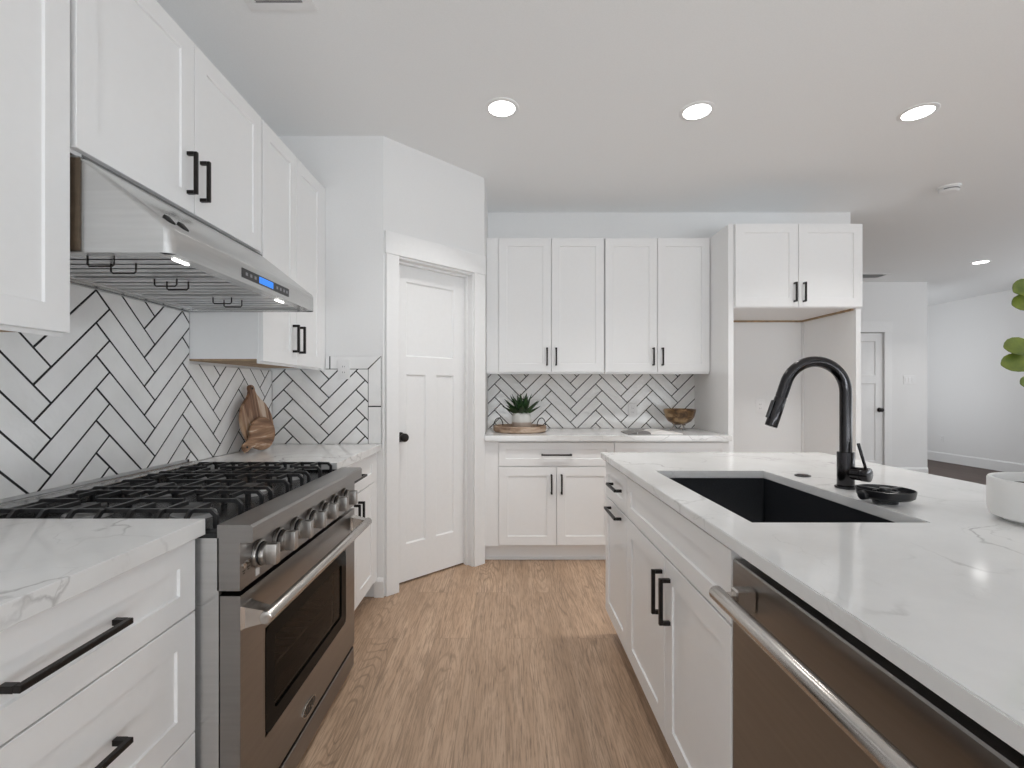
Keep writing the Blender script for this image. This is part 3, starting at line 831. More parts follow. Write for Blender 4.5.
# burners and grates
BX = (-0.885, -1.185)
gw = (RY1 - RY0 - 0.03) / 3
CTZ = 0.876
def burner(x, y):
    b = MB().lathe([(0.058, CTZ), (0.056, CTZ + 0.010), (0.042, CTZ + 0.016), (0.040, CTZ + 0.020)], (x, y, 0), 28)
    o = link('burner', b, M['alu'], t, True)
    b = MB().lathe([(0.041, CTZ + 0.020), (0.043, CTZ + 0.023), (0.042, CTZ + 0.029), (0.036, CTZ + 0.032)], (x, y, 0), 28)
    link('cap', b, M['cap'], o, True)
GZ = 0.920
for k in range(3):
    yc = RY0 + 0.015 + gw * (k + 0.5)
    for x in BX: burner(x, yc)
    ya, yb = yc - gw / 2 + 0.004, yc + gw / 2 - 0.004
    xf, xb = -0.752, -1.325
    b = MB(); bw, bh = 0.0095, 0.011
    def hook(p, q, down0=True, down1=True):
        """bar from p to q in the grate plane, ends turned down to the cooktop"""
        p, q = Vector(p), Vector(q); d = (q - p).normalized(); c = 0.012
        pts = []
        if down0: pts += [p + Vector((0, 0, CTZ + 0.001 - GZ)), p + Vector((0, 0, -c)), p + d * c]
        else: pts += [p]
        if down1: pts += [q - d * c, q + Vector((0, 0, -c)), q + Vector((0, 0, CTZ + 0.001 - GZ))]
        else: pts += [q]
        side = d.cross(Vector((0, 0, 1)))
        loops = []
        for i, P in enumerate(pts):
            d0 = (P - pts[i - 1]).normalized() if i else (pts[1] - P).normalized()
            d1 = (pts[i + 1] - P).normalized() if i < len(pts) - 1 else d0
            m = (d0 + d1).normalized(); up = side.cross(m)
            loops.append([P + side * bw / 2 + up * bh / 2, P - side * bw / 2 + up * bh / 2, P - side * bw / 2 - up * bh / 2, P + side * bw / 2 - up * bh / 2])
        b.rings(loops)
    zg = GZ - bh / 2 + 0.006
    xm = (xf + xb) / 2
    for dy in (-0.115, 0.115):
        hook((xf, yc + dy, GZ), (xb, yc + dy, GZ))
    # centre spine, broken above each burner
    hook((xf, yc, GZ), (BX[0] + 0.028, yc, GZ), True, False)
    hook((BX[0] - 0.028, yc, GZ), (BX[1] + 0.028, yc, GZ), False, False)
    hook((BX[1] - 0.028, yc, GZ), (xb, yc, GZ), False, True)
    hook((xm, ya, GZ), (xm, yb, GZ))
    for x in BX:
        hook((x, ya, GZ), (x, yc - 0.028, GZ), True, False)
        hook((x, yc + 0.028, GZ), (x, yb, GZ), False, True)
        for dx in (-0.075, 0.075):
            hook((x + dx, ya, GZ), (x + dx, yc - 0.05, GZ), True, False)
            hook((x + dx, yc + 0.05, GZ), (x + dx, yb, GZ), False, True)
    link('grate', b, M['iron'], t)

# ------------------------------------------------------------------ back run
BBY, BUY = -3.40, -3.74       # c of door fronts (c = -y)
cb = BBY - 0.02
XL = DB.x + 0.002
e0, e1, e2 = -0.054, 0.775, 1.600
def back_base(label, a0, a1, drawer_pull, doors, filler=None):
    t = thing('base_cabinet', label, 'cabinet', ((a0 + a1) / 2, 3.7, 0))
    box_part('body', FB, (a0, a1, 0.118, 0.873), -BY + 0.004, cb, M['cab'], t)
    box_part('toe_kick', FB, (a0 if not filler else filler[0], a1, 0.014, 0.118), -BY + 0.1, -3.478, M['cab'], t)
    box_part('base_moulding', FB, (a0 if not filler else filler[0], a1, 0, 0.014), -BY + 0.1, -3.464, M['cab'], t)
    if filler: box_part('filler', FB, (filler[0], a0, 0.118, 0.873), cb - 0.2, BBY - 0.006, M['cab'], t)
    front('drawer', FB, a0, a1, 0.692, 0.862, cb, t, [((a0 + a1) / 2, 0.775, 0.216, False)], 0.05)
    am = (a0 + a1) / 2
    front('door', FB, a0, am, 0.124, 0.688, cb, t, [(am - 0.036, 0.565, 0.14, True)])
    front('door', FB, am, a1, 0.124, 0.688, cb, t, [(am + 0.036, 0.565, 0.14, True)])
back_base('white base cabinet on the back wall beside the pantry, below the plant tray', e0, e1, None, None, (XL, e0))
back_base('white base cabinet on the back wall mostly hidden behind the island end', e1 + 0.002, e2, None, None)
slab('countertop', 'white quartz countertop slab on the back wall with tray and bowl', XL + 0.001, 1.603, 3.365, BY - 0.0115, 0.8745, CT)
cu2 = BUY - 0.02
def back_upper(label, a0, a1, filler=None):
    t = thing('wall_cabinet', label, 'cabinet', ((a0 + a1) / 2, 3.9, UB))
    box_part('body', FB, (a0, a1, UB + 0.012, UT), -BY + 0.003, cu2, M['cab'], t)
    box_part('bottom_panel', FB, (a0 + 0.004, a1 - 0.004, UB + 0.004, UB + 0.012), -BY + 0.003, cu2 - 0.004, M['ply'], t)['label'] = 'bare plywood underside'
    box_part('bottom_rail', FB, (a0 if not filler else filler[0], a1, UB - 0.008, UB + 0.012), cu2 - 0.004, cu2, M['cab'], t)
    if filler: box_part('filler', FB, (filler[0], a0, UB + 0.002, UT), -BY + 0.003, BUY - 0.010, M['cab'], t)
    am = (a0 + a1) / 2
    front('door', FB, a0 + 0.001, am, UB + 0.006, UT - 0.002, cu2, t, [(am - 0.036, 1.50, 0.14, True)])
    front('door', FB, am, a1 - 0.001, UB + 0.006, UT - 0.002, cu2, t, [(am + 0.036, 1.50, 0.14, True)])
back_upper('white two-door wall cabinet above the plant tray, next to the pantry', -0.060, 0.775, (XL, -0.060))
back_upper('white two-door wall cabinet above the wooden bowl', 0.780, 1.607)
# refrigerator surround
FRY = -3.44
pl = thing('end_panel', 'tall white panel left of the empty fridge niche', 'panel', (1.628, 3.74, 0))
link('board', MB().box(1.610, 1.648, -FRY, BY - 0.002, 0, UT + 0.002, 0.001), M['cab'], pl)
pr_ = thing('end_panel', 'tall white panel right of the empty fridge niche', 'panel', (2.56, 3.74, 0))
link('board', MB().box(2.534, 2.570, -FRY, BY - 0.002, 0, 1.828, 0.001), M['cab'], pr_)
t = thing('fridge_cabinet', 'white two-door cabinet above the empty fridge niche', 'cabinet', (2.1, 3.75, 1.76))
FZ = 1.830
box_part('body', FB, (1.650, 2.570, FZ, UT), -BY + 0.003, FRY - 0.001, M['cab'], t)
box_part('nailing_strip', FB, (1.650, 2.532, FZ - 0.013, FZ), -BY + 0.003, -BY + 0.02, M['ply'], t)['label'] = 'bare wood strip under the back edge'
box_part('side_strip', FB, (2.514, 2.532, FZ - 0.013, FZ), -BY + 0.02, FRY - 0.02, M['ply'], t)['label'] = 'bare wood strip under the right edge'
am = 2.106
front('door', FB, 1.652, am, 1.834, UT - 0.001, FRY, t, [(am - 0.030, 1.94, 0.14, True)])
front('door', FB, am, 2.570, 1.834, UT - 0.001, FRY, t, [(am + 0.036, 1.94, 0.14, True)])
struct('trim_4', MB().box(1.662, 1.66 + 0.86, BY - 0.010, BY - 0.001, 0, FZ - 0.015), M['wall'])
struct('trim_5', MB().box(2.522, 2.533, BY - 0.020, BY - 0.001, 0, FZ - 0.015), M['trim'])

# ------------------------------------------------------------------ island
IX0, IX1, IYN, IYF = 0.488, 1.616, -0.15, 2.445
IDX = -0.502                   # c of door fronts (c = -x)
ci = IDX - 0.02
CB = 0.885
SX0, SX1, SY0, SY1 = 0.593, 1.020, 1.143, 1.883
# countertop with the sink cut-out
b = MB()
xs, ys = [IX0, SX0, SX1, IX1], [IYN, SY0, SY1, IYF]
for z in (CT, CB):
    for i in range(3):
        for j in range(3):
            if i == 1 and j == 1: continue
            b.poly([(xs[i], ys[j], z), (xs[i + 1], ys[j], z), (xs[i + 1], ys[j + 1], z), (xs[i], ys[j + 1], z)])
for i in range(3):
    for y in (IYN, IYF): b.poly([(xs[i], y, CB), (xs[i + 1], y, CB), (xs[i + 1], y, CT), (xs[i], y, CT)])
    for x in (IX0, IX1): b.poly([(x, ys[i], CB), (x, ys[i + 1], CB), (x, ys[i + 1], CT), (x, ys[i], CT)])
for y in (SY0, SY1): b.poly([(SX0, y, CB), (SX1, y, CB), (SX1, y, CT), (SX0, y, CT)])
for x in (SX0, SX1): b.poly([(x, SY0, CB), (x, SY1, CB), (x, SY1, CT), (x, SY0, CT)])
bmesh.ops.remove_doubles(b.bm, verts=b.bm.verts[:], dist=1e-5)
bmesh.ops.recalc_face_normals(b.bm, faces=b.bm.faces[:])
sharp = [e for e in b.bm.edges if len(e.link_faces) == 2 and e.calc_face_angle() > 0.5]
bmesh.ops.bevel(b.bm, geom=sharp, offset=0.002, segments=2, affect='EDGES')
o = link('island_countertop', b, M['quartz'], None, origin=(1.05, 1.15, CB))
tag(o, 'large veined white quartz island countertop with sink cut-out', 'countertop')
IBX = 1.17                     # back of island boxes
# narrow cabinet
y0, y1 = 1.972, 2.397
t = thing('island_cabinet', 'narrow white island cabinet with drawer and pull-out at the far end', 'cabinet', (0.84, (y0 + y1) / 2, 0))
box_part('body', FI, (y0, y1 + 0.02, 0.12, CB - 0.001), -IBX, ci, M['cab'], t)
box_part('toe_kick', FI, (y0, y1, 0, 0.12), -IBX, ci - 0.06, M['cab'], t)
front('drawer', FI, y0, y1, 0.707, 0.876, ci, t, [(2.145, 0.795, 0.17, False)], 0.05)
front('door', FI, y0, y1, 0.130, 0.705, ci, t, [(2.17, 0.672, 0.21, False)])
# sink base (open box so the basin fits)
y0, y1 = 1.058, 1.970
t = thing('island_cabinet', 'white island cabinet with false drawer front and two doors under the sink', 'cabinet', (0.84, (y0 + y1) / 2, 0))
b = MB().fbox(FI, y0, y0 + 0.018, 0.12, CB - 0.001, -IBX, ci).fbox(FI, y1 - 0.018, y1, 0.12, CB - 0.001, -IBX, ci)
b.fbox(FI, y0 + 0.018, y1 - 0.018, 0.12, 0.138, -IBX, ci).fbox(FI, y0 + 0.018, y1 - 0.018, 0.138, CB - 0.001, -IBX, -IBX + 0.012)
b.fbox(FI, y0 + 0.018, y1 - 0.018, 0.69, 0.72, ci - 0.018, ci)
link('body', b, M['cab'], t)
box_part('toe_kick', FI, (y0, y1, 0, 0.12), -IBX, ci - 0.06, M['cab'], t)
ym = 1.503
front('false_front', FI, y0, y1, 0.707, 0.876, ci, t, [], 0.05)
front('door', FI, y0, ym, 0.130, 0.705, ci, t, [(1.455, 0.584, 0.142, True)])
front('door', FI, ym, y1, 0.130, 0.705, ci, t, [(1.530, 0.584, 0.142, True)])
# dishwasher
y0, y1 = 0.428, 1.054
t = thing('dishwasher', 'stainless dishwasher with a long bar handle in the near end of the island', 'dishwasher', (0.84, (y0 + y1) / 2, 0))
box_part('body', FI, (y0 + 0.004, y1 - 0.002, 0.105, 0.868), -IBX + 0.02, -0.56, M['dark'], t)
b = MB()
pf = [(-0.56, 0.11), (-0.503, 0.11), (-0.503, 0.80), (-0.5035, 0.855), (-0.506, 0.8585), (-0.56, 0.8585)]
b.rings([[FI.p(y0 + 0.003, z, c) for c, z in pf], [FI.p(y1 - 0.0015, z, c) for c, z in pf]])
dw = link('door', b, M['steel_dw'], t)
box_part('toe_kick', FI, (y0, y1, 0, 0.10), -IBX, ci - 0.06, M['dark'], t)
hc, hz = -0.442, 0.806
hd = link('handle', MB().cyl(FI.p(y0 + 0.055, hz, hc), FI.p(y1 - 0.053, hz, hc), 0.0155, n=28, rnd=0.003), M['chrome'], dw, True)
for yc in (y0 + 0.062, y1 - 0.088):
    b = MB().fbox(FI, yc - 0.014, yc + 0.014, hz - 0.024, hz + 0.022, -0.503, -0.463, 0.003).fbox(FI, yc - 0.011, yc + 0.011, hz - 0.011, hz + 0.011, -0.463, -0.448)
    link('bracket', b, M['chrome'], hd)
# island end cabinet near the camera and back panel
t = thing('island_cabinet', 'white island cabinet on the camera side of the dishwasher', 'cabinet', (0.84, 0.16, 0))
box_part('body', FI, (-0.10, 0.424, 0.12, CB - 0.001), -IBX, ci, M['cab'], t)
box_part('toe_kick', FI, (-0.10, 0.424, 0, 0.12), -IBX, ci - 0.06, M['cab'], t)
front('door', FI, -0.10, 0.424, 0.130, 0.876, ci, t, [(0.06, 0.72, 0.142, True)])
# sink
b = MB()
ox0, ox1, oy0, oy1 = SX0 - 0.012, SX1 + 0.012, SY0 - 0.012, SY1 + 0.012
zt, zb_ = CB - 0.001, 0.665
def rr(x0, x1, y0, y1, r, z): return [(x, y, z) for x, y in rrect(x0, x1, y0, y1, r, 4)]
b.rings([rr(ox0 - 0.006, ox1 + 0.006, oy0 - 0.006, oy1 + 0.006, 0.012, zb_ - 0.01), rr(ox0 - 0.006, ox1 + 0.006, oy0 - 0.006, oy1 + 0.006, 0.012, zt),
         rr(SX0 - 0.003, SX1 + 0.003, SY0 - 0.003, SY1 + 0.003, 0.010, zt), rr(SX0 - 0.001, SX1 + 0.001, SY0 - 0.001, SY1 + 0.001, 0.012, zb_ + 0.02),
         rr(SX0 + 0.012, SX1 - 0.012, SY0 + 0.012, SY1 - 0.012, 0.02, zb_)])
sk = link('kitchen_sink', b, M['sink'], None, True, origin=((SX0 + SX1) / 2, (SY0 + SY1) / 2, zb_))
tag(sk, 'black undermount single-bowl sink set in the island countertop', 'sink')
b = MB().lathe([(0.05, zb_ + 0.001), (0.05, zb_ + 0.004), (0.04, zb_ + 0.004), (0.036, zb_ + 0.001)], (0.88, 1.52, 0), 28)
link('drain', b, M['fblack'], sk, True)
# faucet
fx, fy = 1.105, 1.545
t = thing('faucet', 'tall black gooseneck pull-down faucet with side lever behind the sink', 'faucet', (fx, fy, CT))
b = MB().cyl((fx, fy, CT), (fx, fy, CT + 0.008), 0.031, n=36, rnd=0.002).cyl((fx, fy, CT + 0.008), (fx, fy, CT + 0.118), 0.0245, n=36, rnd=0.001)
link('base', b, M['fblack'], t, True)
R = 0.0997
ccz = CT + 0.312
pts = [(fx, fy, CT + 0.118), (fx, fy, CT + 0.2), (fx, fy, ccz)]
aend = math.radians(165)
for k in range(1, 21):
    a = aend * k / 20
    pts.append((fx - R + R * math.cos(a), fy, ccz + R * math.sin(a)))
d = (Vector(pts[-1]) - Vector(pts[-2])).normalized()
p1 = Vector(pts[-1]) + d * 0.042
pts.append(p1)
link('neck', MB().tube(pts, 0.0175, 24), M['fblack'], t, True)
b = MB().cyl(p1, p1 + d * 0.004, 0.0165, n=24).cyl(p1 + d * 0.004, p1 + d * 0.103, 0.0180, 0.0190, 28, rnd=0.002)
sp = link('spray_head', b, M['fblack'], t, True)
sd = d.cross(Vector((0, 1, 0)))
if sd.x > 0: sd = -sd
q = p1 + d * 0.05 + sd * 0.019
link('spray_button', MB().hexa([q + d * s * 0.03 + Vector((0, w_ * 0.007, 0)) + sd * o_ for o_ in (0, 0.005) for s, w_ in ((-1, -1), (1, -1), (1, 1), (-1, 1))], 0.001), M['bplastic'], sp)
hdv = Vector((0.5, -0.866, 0)).normalized()
h0 = Vector((fx, fy, CT + 0.052))
b = MB().cyl(h0 + hdv * 0.018, h0 + hdv * 0.044, 0.021, n=28).cyl(h0 + hdv * 0.045, h0 + hdv * 0.068, 0.0225, n=28, rnd=0.002)
lv = link('handle_hub', b, M['fblack'], t, True)
l0 = h0 + hdv * 0.056 + Vector((0, 0, 0.020))
link('lever', MB().cyl(l0, l0 + Vector((-0.016, 0.01, 0.078)), 0.0042, 0.0046, 14, rnd=0.001), M['fblack'], lv, True)
# air switch
b = MB().lathe([(0.027, CT), (0.027, CT + 0.004), (0.023, CT + 0.005), (0.020, CT + 0.005), (0.019, CT + 0.006), (0.015, CT + 0.007)], (1.103, 1.766, 0), 32)
o = link('air_switch', b, M['fblack'], None, True, origin=(1.103, 1.766, CT))
tag(o, 'small round black button on the island behind the sink', 'button')
# rinser: dished disc on a small round foot with a nozzle cross
rx, ry = 1.076, 1.348
t = thing('glass_rinser', 'round black glass rinser on the counter right of the faucet', 'rinser', (rx, ry, CT))
b = MB().lathe([(0.030, CT), (0.030, CT + 0.012), (0.060, CT + 0.014), (0.067, CT + 0.020), (0.070, CT + 0.038), (0.067, CT + 0.039), (0.064, CT + 0.026), (0.055, CT + 0.021)], (rx, ry, 0), 44)
link('dish', b, M['bplastic'], t, True)
b = MB()
for k in range(3):
    a = math.pi * 2 * k / 3 + 0.3
    b.bar([(rx, ry, CT + 0.032), (rx + math.cos(a) * 0.064, ry + math.sin(a) * 0.064, CT + 0.036)], 0.012, 0.008)
b.cyl((rx, ry, CT + 0.020), (rx, ry, CT + 0.042), 0.014, n=20, rnd=0.002)
for k in range(6):
    a = math.pi * 2 * k / 6
    b.cyl((rx + math.cos(a) * 0.03, ry + math.sin(a) * 0.03, CT + 0.02), (rx + math.cos(a) * 0.03, ry + math.sin(a) * 0.03, CT + 0.037), 0.005, n=10)
link('spray_cross', b, M['bplastic'], t, True)
b = MB().cyl((rx - 0.078, ry - 0.012, CT + 0.023), (rx - 0.055, ry - 0.008, CT + 0.024), 0.013, n=24, rnd=0.003)
link('connector', b, M['bplastic'], t, True)

# ------------------------------------------------------------------ leafy plant in the white bowl planter
px, py = 1.320, 1.120
t = thing('potted_plant', 'leafy green plant in a low white bowl planter at the right frame edge', 'plant', (px, py, CT))
b = MB().lathe([(0.104, CT), (0.108, CT + 0.004), (0.128, CT + 0.012), (0.132, CT + 0.03), (0.132, CT + 0.099), (0.130, CT + 0.103), (0.124, CT + 0.103), (0.122, CT + 0.099), (0.122, CT + 0.06), (0.118, CT + 0.05)], (px, py, 0), 56)
link('planter', b, M['ceramic'], t, True)
link('soil', MB().lathe([(0.1215, CT + 0.075), (0.1215, CT + 0.080), (0.06, CT + 0.088)], (px, py, 0), 32), M['soil'], t, True)
def leaf(b, base, dirv, up, ln, wd, fold=0.16):
    base, dirv, up = Vector(base), Vector(dirv).normalized(), Vector(up)
    side = dirv.cross(up).normalized(); nn = side.cross(dirv).normalized()
    prof = [(0.0, 0.04), (0.12, 0.42), (0.3, 0.85), (0.5, 1.0), (0.7, 0.97), (0.86, 0.78), (0.95, 0.48), (1.0, 0.12)]
    loops = []
    for s_, w_ in prof:
        c = base + dirv * ln * s_ - nn * 0.18 * ln * s_ * s_
        hw = wd / 2 * w_
        th = 0.0006
        loops.append([c - side * hw + nn * (hw * fold + th), c + nn * th, c + side * hw + nn * (hw * fold + th), c + side * hw + nn * (hw * fold - th), c - nn * th, c - side * hw + nn * (hw * fold - th)])
    b.rings(loops)
def branch(pts, leaves):
    s_ = link('stem', MB().tube(pts, [0.0045 - 0.0028 * i / (len(pts) - 1) for i in range(len(pts))], 8), M['stem'], t, True)
    for (p, dv, ln, wd) in leaves:
        b = MB(); leaf(b, p, dv, (0, -0.92, 0.40), ln, wd)
        link('leaf', b, M['leaf'], s_, True)
def P(pxx, pyy, Y): return Vector(((pxx - CX) * Y / FPX, Y, H - (pyy - CY) * Y / FPX))
st1 = [Vector((px - 0.01, py, CT + 0.08)), Vector((1.31, 1.14, 1.12)), Vector((1.292, 1.15, 1.24)), Vector((1.290, 1.15, 1.38)), Vector((1.292, 1.15, 1.50)), Vector((1.30, 1.15, 1.60))]
branch(st1, [(P(1034, 348, 1.15), (-1, -0.1, 0.10), 0.068, 0.050), (P(1034, 362, 1.15), (-1, -0.1, -0.02), 0.074, 0.050),
             (P(1036, 382, 1.15), (-0.9, -0.2, -0.05), 0.040, 0.034), (P(1036, 284, 1.15), (-0.9, -0.2, -0.25), 0.060, 0.046), (P(1036, 303, 1.15), (-1, -0.1, 0.0), 0.054, 0.046),
             ((1.29, 1.15, 1.38), (0.8, -0.3, 0.3), 0.07, 0.045), ((1.291, 1.15, 1.30), (0.9, 0.2, 0.2), 0.07, 0.045), ((1.292, 1.15, 1.45), (0.7, 0.3, 0.4), 0.065, 0.042),
             ((1.295, 1.15, 1.53), (0.6, -0.4, 0.5), 0.06, 0.04), ((1.30, 1.15, 1.60), (0.4, -0.2, 1), 0.06, 0.036), ((1.299, 1.15, 1.57), (0.5, 0.5, 0.3), 0.06, 0.04)])
st2 = [Vector((px + 0.03, py + 0.02, CT + 0.08)), Vector((1.39, 1.12, 1.10)), Vector((1.43, 1.10, 1.25)), Vector((1.45, 1.08, 1.40))]
branch(st2, [((1.40, 1.115, 1.15), (0.8, 0.4, 0.2), 0.07, 0.046), ((1.43, 1.10, 1.25), (0.5, -0.6, 0.3), 0.07, 0.045), ((1.435, 1.095, 1.28), (0.2, 0.8, 0.4), 0.07, 0.045),
             ((1.445, 1.085, 1.35), (0.8, -0.2, 0.4), 0.066, 0.042), ((1.45, 1.08, 1.40), (0.3, -0.2, 1), 0.06, 0.038), ((1.448, 1.082, 1.38), (0.5, 0.8, 0.4), 0.06, 0.04)])

# ------------------------------------------------------------------ things on the back counter
# tray with wire handles
tx, ty = 0.108, 3.70
t = thing('serving_tray', 'round wooden tray with wire loop handles under the small plant', 'tray', (tx, ty, CT))
b = MB().lathe([(0.195, CT), (0.206, CT + 0.006), (0.208, CT + 0.044), (0.205, CT + 0.048), (0.194, CT + 0.048), (0.191, CT + 0.044), (0.190, CT + 0.016), (0.10, CT + 0.016)], (tx, ty, 0), 16)
link('tray_body', b, M['traywood'], t)
for sgn in (-1, 1):
    pts = []
    for k in range(13):
        a = math.pi * k / 12
        pts.append((tx + sgn * (0.196 - 0.038 * math.sin(a)), ty + 0.045 * math.cos(a), CT + 0.046 + 0.056 * math.sin(a)))
    pts = [(tx + sgn * (0.197 if True else 0) - sgn * 0.03 + 0.035 * math.cos(math.pi * k / 12), ty + sgn * 0.0 + 0.03 * math.cos(math.pi * k / 12), CT + 0.046 + 0.06 * math.sin(math.pi * k / 12)) for k in range(13)]
    link('handle', MB().tube(pts, 0.0035, 8), M['wire'], t, True)
# succulent pot
sx, sy = 0.122, 3.70
zt0 = CT + 0.0165
t = thing('potted_succulent', 'spiky green succulent in a round two-tone ceramic pot on the wooden tray', 'plant', (sx, sy, zt0))
b = MB().lathe([(0.054, 0), (0.062, 0.004), (0.075, 0.035), (0.079, 0.070), (0.075, 0.102), (0.062, 0.126), (0.054, 0.131), (0.049, 0.131), (0.048, 0.115), (0.030, 0.110)], (sx, sy, zt0), 40)
link('pot', b, M['pot'], t, True)
b = MB()
random.seed(3)
for ring, (cnt, el, ln, wd) in enumerate(((8, 22, 0.165, 0.050), (8, 38, 0.18, 0.050), (7, 55, 0.18, 0.046), (5, 70, 0.165, 0.040), (3, 84, 0.15, 0.030))):
    for k in range(cnt):
        a = 2 * math.pi * (k + 0.5 * (ring % 2)) / cnt + random.uniform(-0.15, 0.15)
        e = math.radians(el + random.uniform(-6, 6))
        dv = Vector((math.cos(a) * math.cos(e), math.sin(a) * math.cos(e), math.sin(e)))
        up = Vector((-math.cos(a) * math.sin(e), -math.sin(a) * math.sin(e), math.cos(e)))
        side = dv.cross(up).normalized(); base = Vector((sx, sy, zt0 + 0.105)) + dv * 0.008
        loops = []
        L_ = ln * random.uniform(0.9, 1.05)
        for s_, w_ in ((0, 0.55), (0.3, 1.0), (0.6, 0.8), (0.85, 0.38), (1.0, 0.04)):
            c = base + dv * L_ * s_ + up * 0.10 * L_ * s_ * s_
            hw = wd / 2 * w_
            loops.append([c - side * hw + up * hw * 0.5, c + up * 0.001, c + side * hw + up * hw * 0.5, c - up * hw * 0.35])
        b.rings(loops)
link('rosette_leaves', b, M['succ'], t, True)
# bowl on a metal stand
bx, byy = 1.388, 3.80
t = thing('footed_bowl', 'brown wooden bowl on short metal legs at the right end of the back counter', 'bowl', (bx, byy, CT))
rb = 0.124
pf = [(0.02, 0.052), (0.055, 0.056), (0.088, 0.076), (0.112, 0.112), (0.122, 0.150), (rb, 0.170), (rb - 0.005, 0.173), (rb - 0.011, 0.170), (0.101, 0.118), (0.078, 0.086), (0.045, 0.068), (0.015, 0.064)]
link('bowl_body', MB().lathe(pf, (bx, byy, CT), 44), M['mango'], t, True)
b = MB()
for k in range(3):
    a = 2 * math.pi * k / 3 + 0.5
    ca, sa = math.cos(a), math.sin(a)
    b.tube([(bx + ca * 0.045, byy + sa * 0.045, CT + 0.052), (bx + ca * 0.05, byy + sa * 0.05, CT + 0.02), (bx + ca * 0.07, byy + sa * 0.07, CT + 0.004), (bx + ca * 0.085, byy + sa * 0.085, CT + 0.004)], 0.004, 8)
b.tube([(bx + math.cos(2 * math.pi * k / 24) * 0.046, byy + math.sin(2 * math.pi * k / 24) * 0.046, CT + 0.046) for k in range(25)], 0.004, 8)
link('metal_stand', b, M['chrome'], t, True)
# open magazine
mx, my = 1.055, 3.56
t = thing('open_magazine', 'open magazine lying face up in front of the wooden bowl', 'magazine', (mx, my, CT))
def page(sgn, base_z, wd=0.23, dp=0.11, puff=0.022, th=0.006):
    top, bot = [], []
    for k in range(15):
        s_ = k / 14
        z = base_z + puff * math.sin(math.pi * min(1, s_ * 1.15) ** 0.7) * (1 - 0.45 * s_) if s_ < 0.87 else base_z + puff * 0.1 * (1 - s_)
        top.append((mx + sgn * wd * s_, z + th)); bot.append((mx + sgn * wd * s_, base_z if s_ < 0.02 else z * 0 + base_z))
    out = top + bot[::-1]
    b = MB()
    b.rings([[(x, my - dp, z) for x, z in out], [(x, my + dp, z) for x, z in out]])
    return b
def mag_mat():
    m, tt, b = nt('printed_pages')
    v = coords(tt, (1, 1, 1))
    ch = N(tt, 'ShaderNodeTexBrick')
    ch.inputs['Scale'].default_value = 5.0
    for k, c in (('Color1', (0.03, 0.027, 0.027, 1)), ('Color2', (0.16, 0.145, 0.135, 1)), ('Mortar', (0.30, 0.29, 0.285, 1))): ch.inputs[k].default_value = c
    ch.inputs['Mortar Size'].default_value = 0.02
    L(tt, v, ch.inputs['Vector'])
    L(tt, ch.outputs['Color'], b.inputs['Base Color']); b.inputs['Roughness'].default_value = 0.3
    return m
link('left_pages', page(-1, CT + 0.0008, 0.170), mag_mat(), t, True)
link('right_pages', page(1, CT + 0.0008), M['paper'], t, True)

# ------------------------------------------------------------------ cutting boards against the left wall
def board(name, label, outline, th, mat, mtx, hole=None, inset_=0.004):
    """outline: list of (u, v) in the board plane; thickness along +w; mtx maps (w, u, v) to world"""
    b = MB(); e = 0.004
    n = len(outline)
    cu_ = sum(p[0] for p in outline) / n; cv_ = sum(p[1] for p in outline) / n
    def sh(k):
        out = []
        for i in range(n):
            p0, p1_, p2 = Vector(outline[i - 1]), Vector(outline[i]), Vector(outline[(i + 1) % n])
            tg = (p2 - p0).normalized(); nr = Vector((tg.y, -tg.x))
            out.append(p1_ - nr * k)
        return out
    def lp(k, w_): return [mtx @ Vector((w_, q.x, q.y)) for q in sh(k)]
    b.rings([lp(e, 0), lp(0, e), lp(0, th - e), lp(e, th)])
    o = link(name, b, mat, None, True, origin=mtx @ Vector((0, 0, min(p[1] for p in outline))))
    return tag(o, label, 'cutting board')
def paddle(rx_, ry_, neck, hw, hl):
    pts = []
    a0 = math.asin(min(1, neck / rx_)) + 0.22
    for k in range(41):
        a = math.pi / 2 + a0 + (2 * math.pi - 2 * a0) * k / 40
        pts.append((math.cos(a) * rx_, math.sin(a) * ry_))
    top = ry_ + hl
    pts += [(neck * 1.02, ry_ * 1.08), (hw * 0.95, ry_ + hl * 0.5), (hw, top - hw * 0.8), (hw * 0.75, top - hw * 0.2), (hw * 0.3, top), (-hw * 0.3, top), (-hw * 0.75, top - hw * 0.2), (-hw, top - hw * 0.8), (-hw * 0.95, ry_ + hl * 0.5), (-neck * 1.02, ry_ * 1.08)]
    return pts
def plane_mtx(origin, wdir, vdir):
    wv = Vector(wdir).normalized(); vv = Vector(vdir); vv = (vv - wv * vv.dot(wv)).normalized(); uv = vv.cross(wv)
    m = Matrix(((wv.x, uv.x, vv.x, origin[0]), (wv.y, uv.y, vv.y, origin[1]), (wv.z, uv.z, vv.z, origin[2]), (0, 0, 0, 1)))
    return m
TX = WX + 0.011
lean = math.radians(11)
nrm = Vector((math.cos(lean), -0.10, math.sin(lean)))
m1 = plane_mtx((TX + 0.062, 2.525, CT + 0.145), nrm, (0, 0, 1))
bd1 = board('cutting_board', 'large round wooden cutting board with neck handle leaning on the tiled wall', paddle(0.134, 0.143, 0.032, 0.025, 0.062), 0.018, M['acacia'], m1)
hl_ = m1 @ Vector((0.0182, 0, 0.185))
b = MB().cyl(m1 @ Vector((0.0170, 0, 0.185)), m1 @ Vector((0.0186, 0, 0.185)), 0.007, n=18)
link('hanging_hole', b, M['dark'], bd1)
m2 = plane_mtx((TX + 0.105, 2.498, CT + 0.092), Vector((math.cos(lean), -0.16, math.sin(lean))), (0, -0.75, -0.30))
bd2 = board('cutting_board', 'small paddle cutting board propped in front of the round board, handle down left', paddle(0.084, 0.102, 0.022, 0.023, 0.072), 0.016, M['acacia2'], m2)
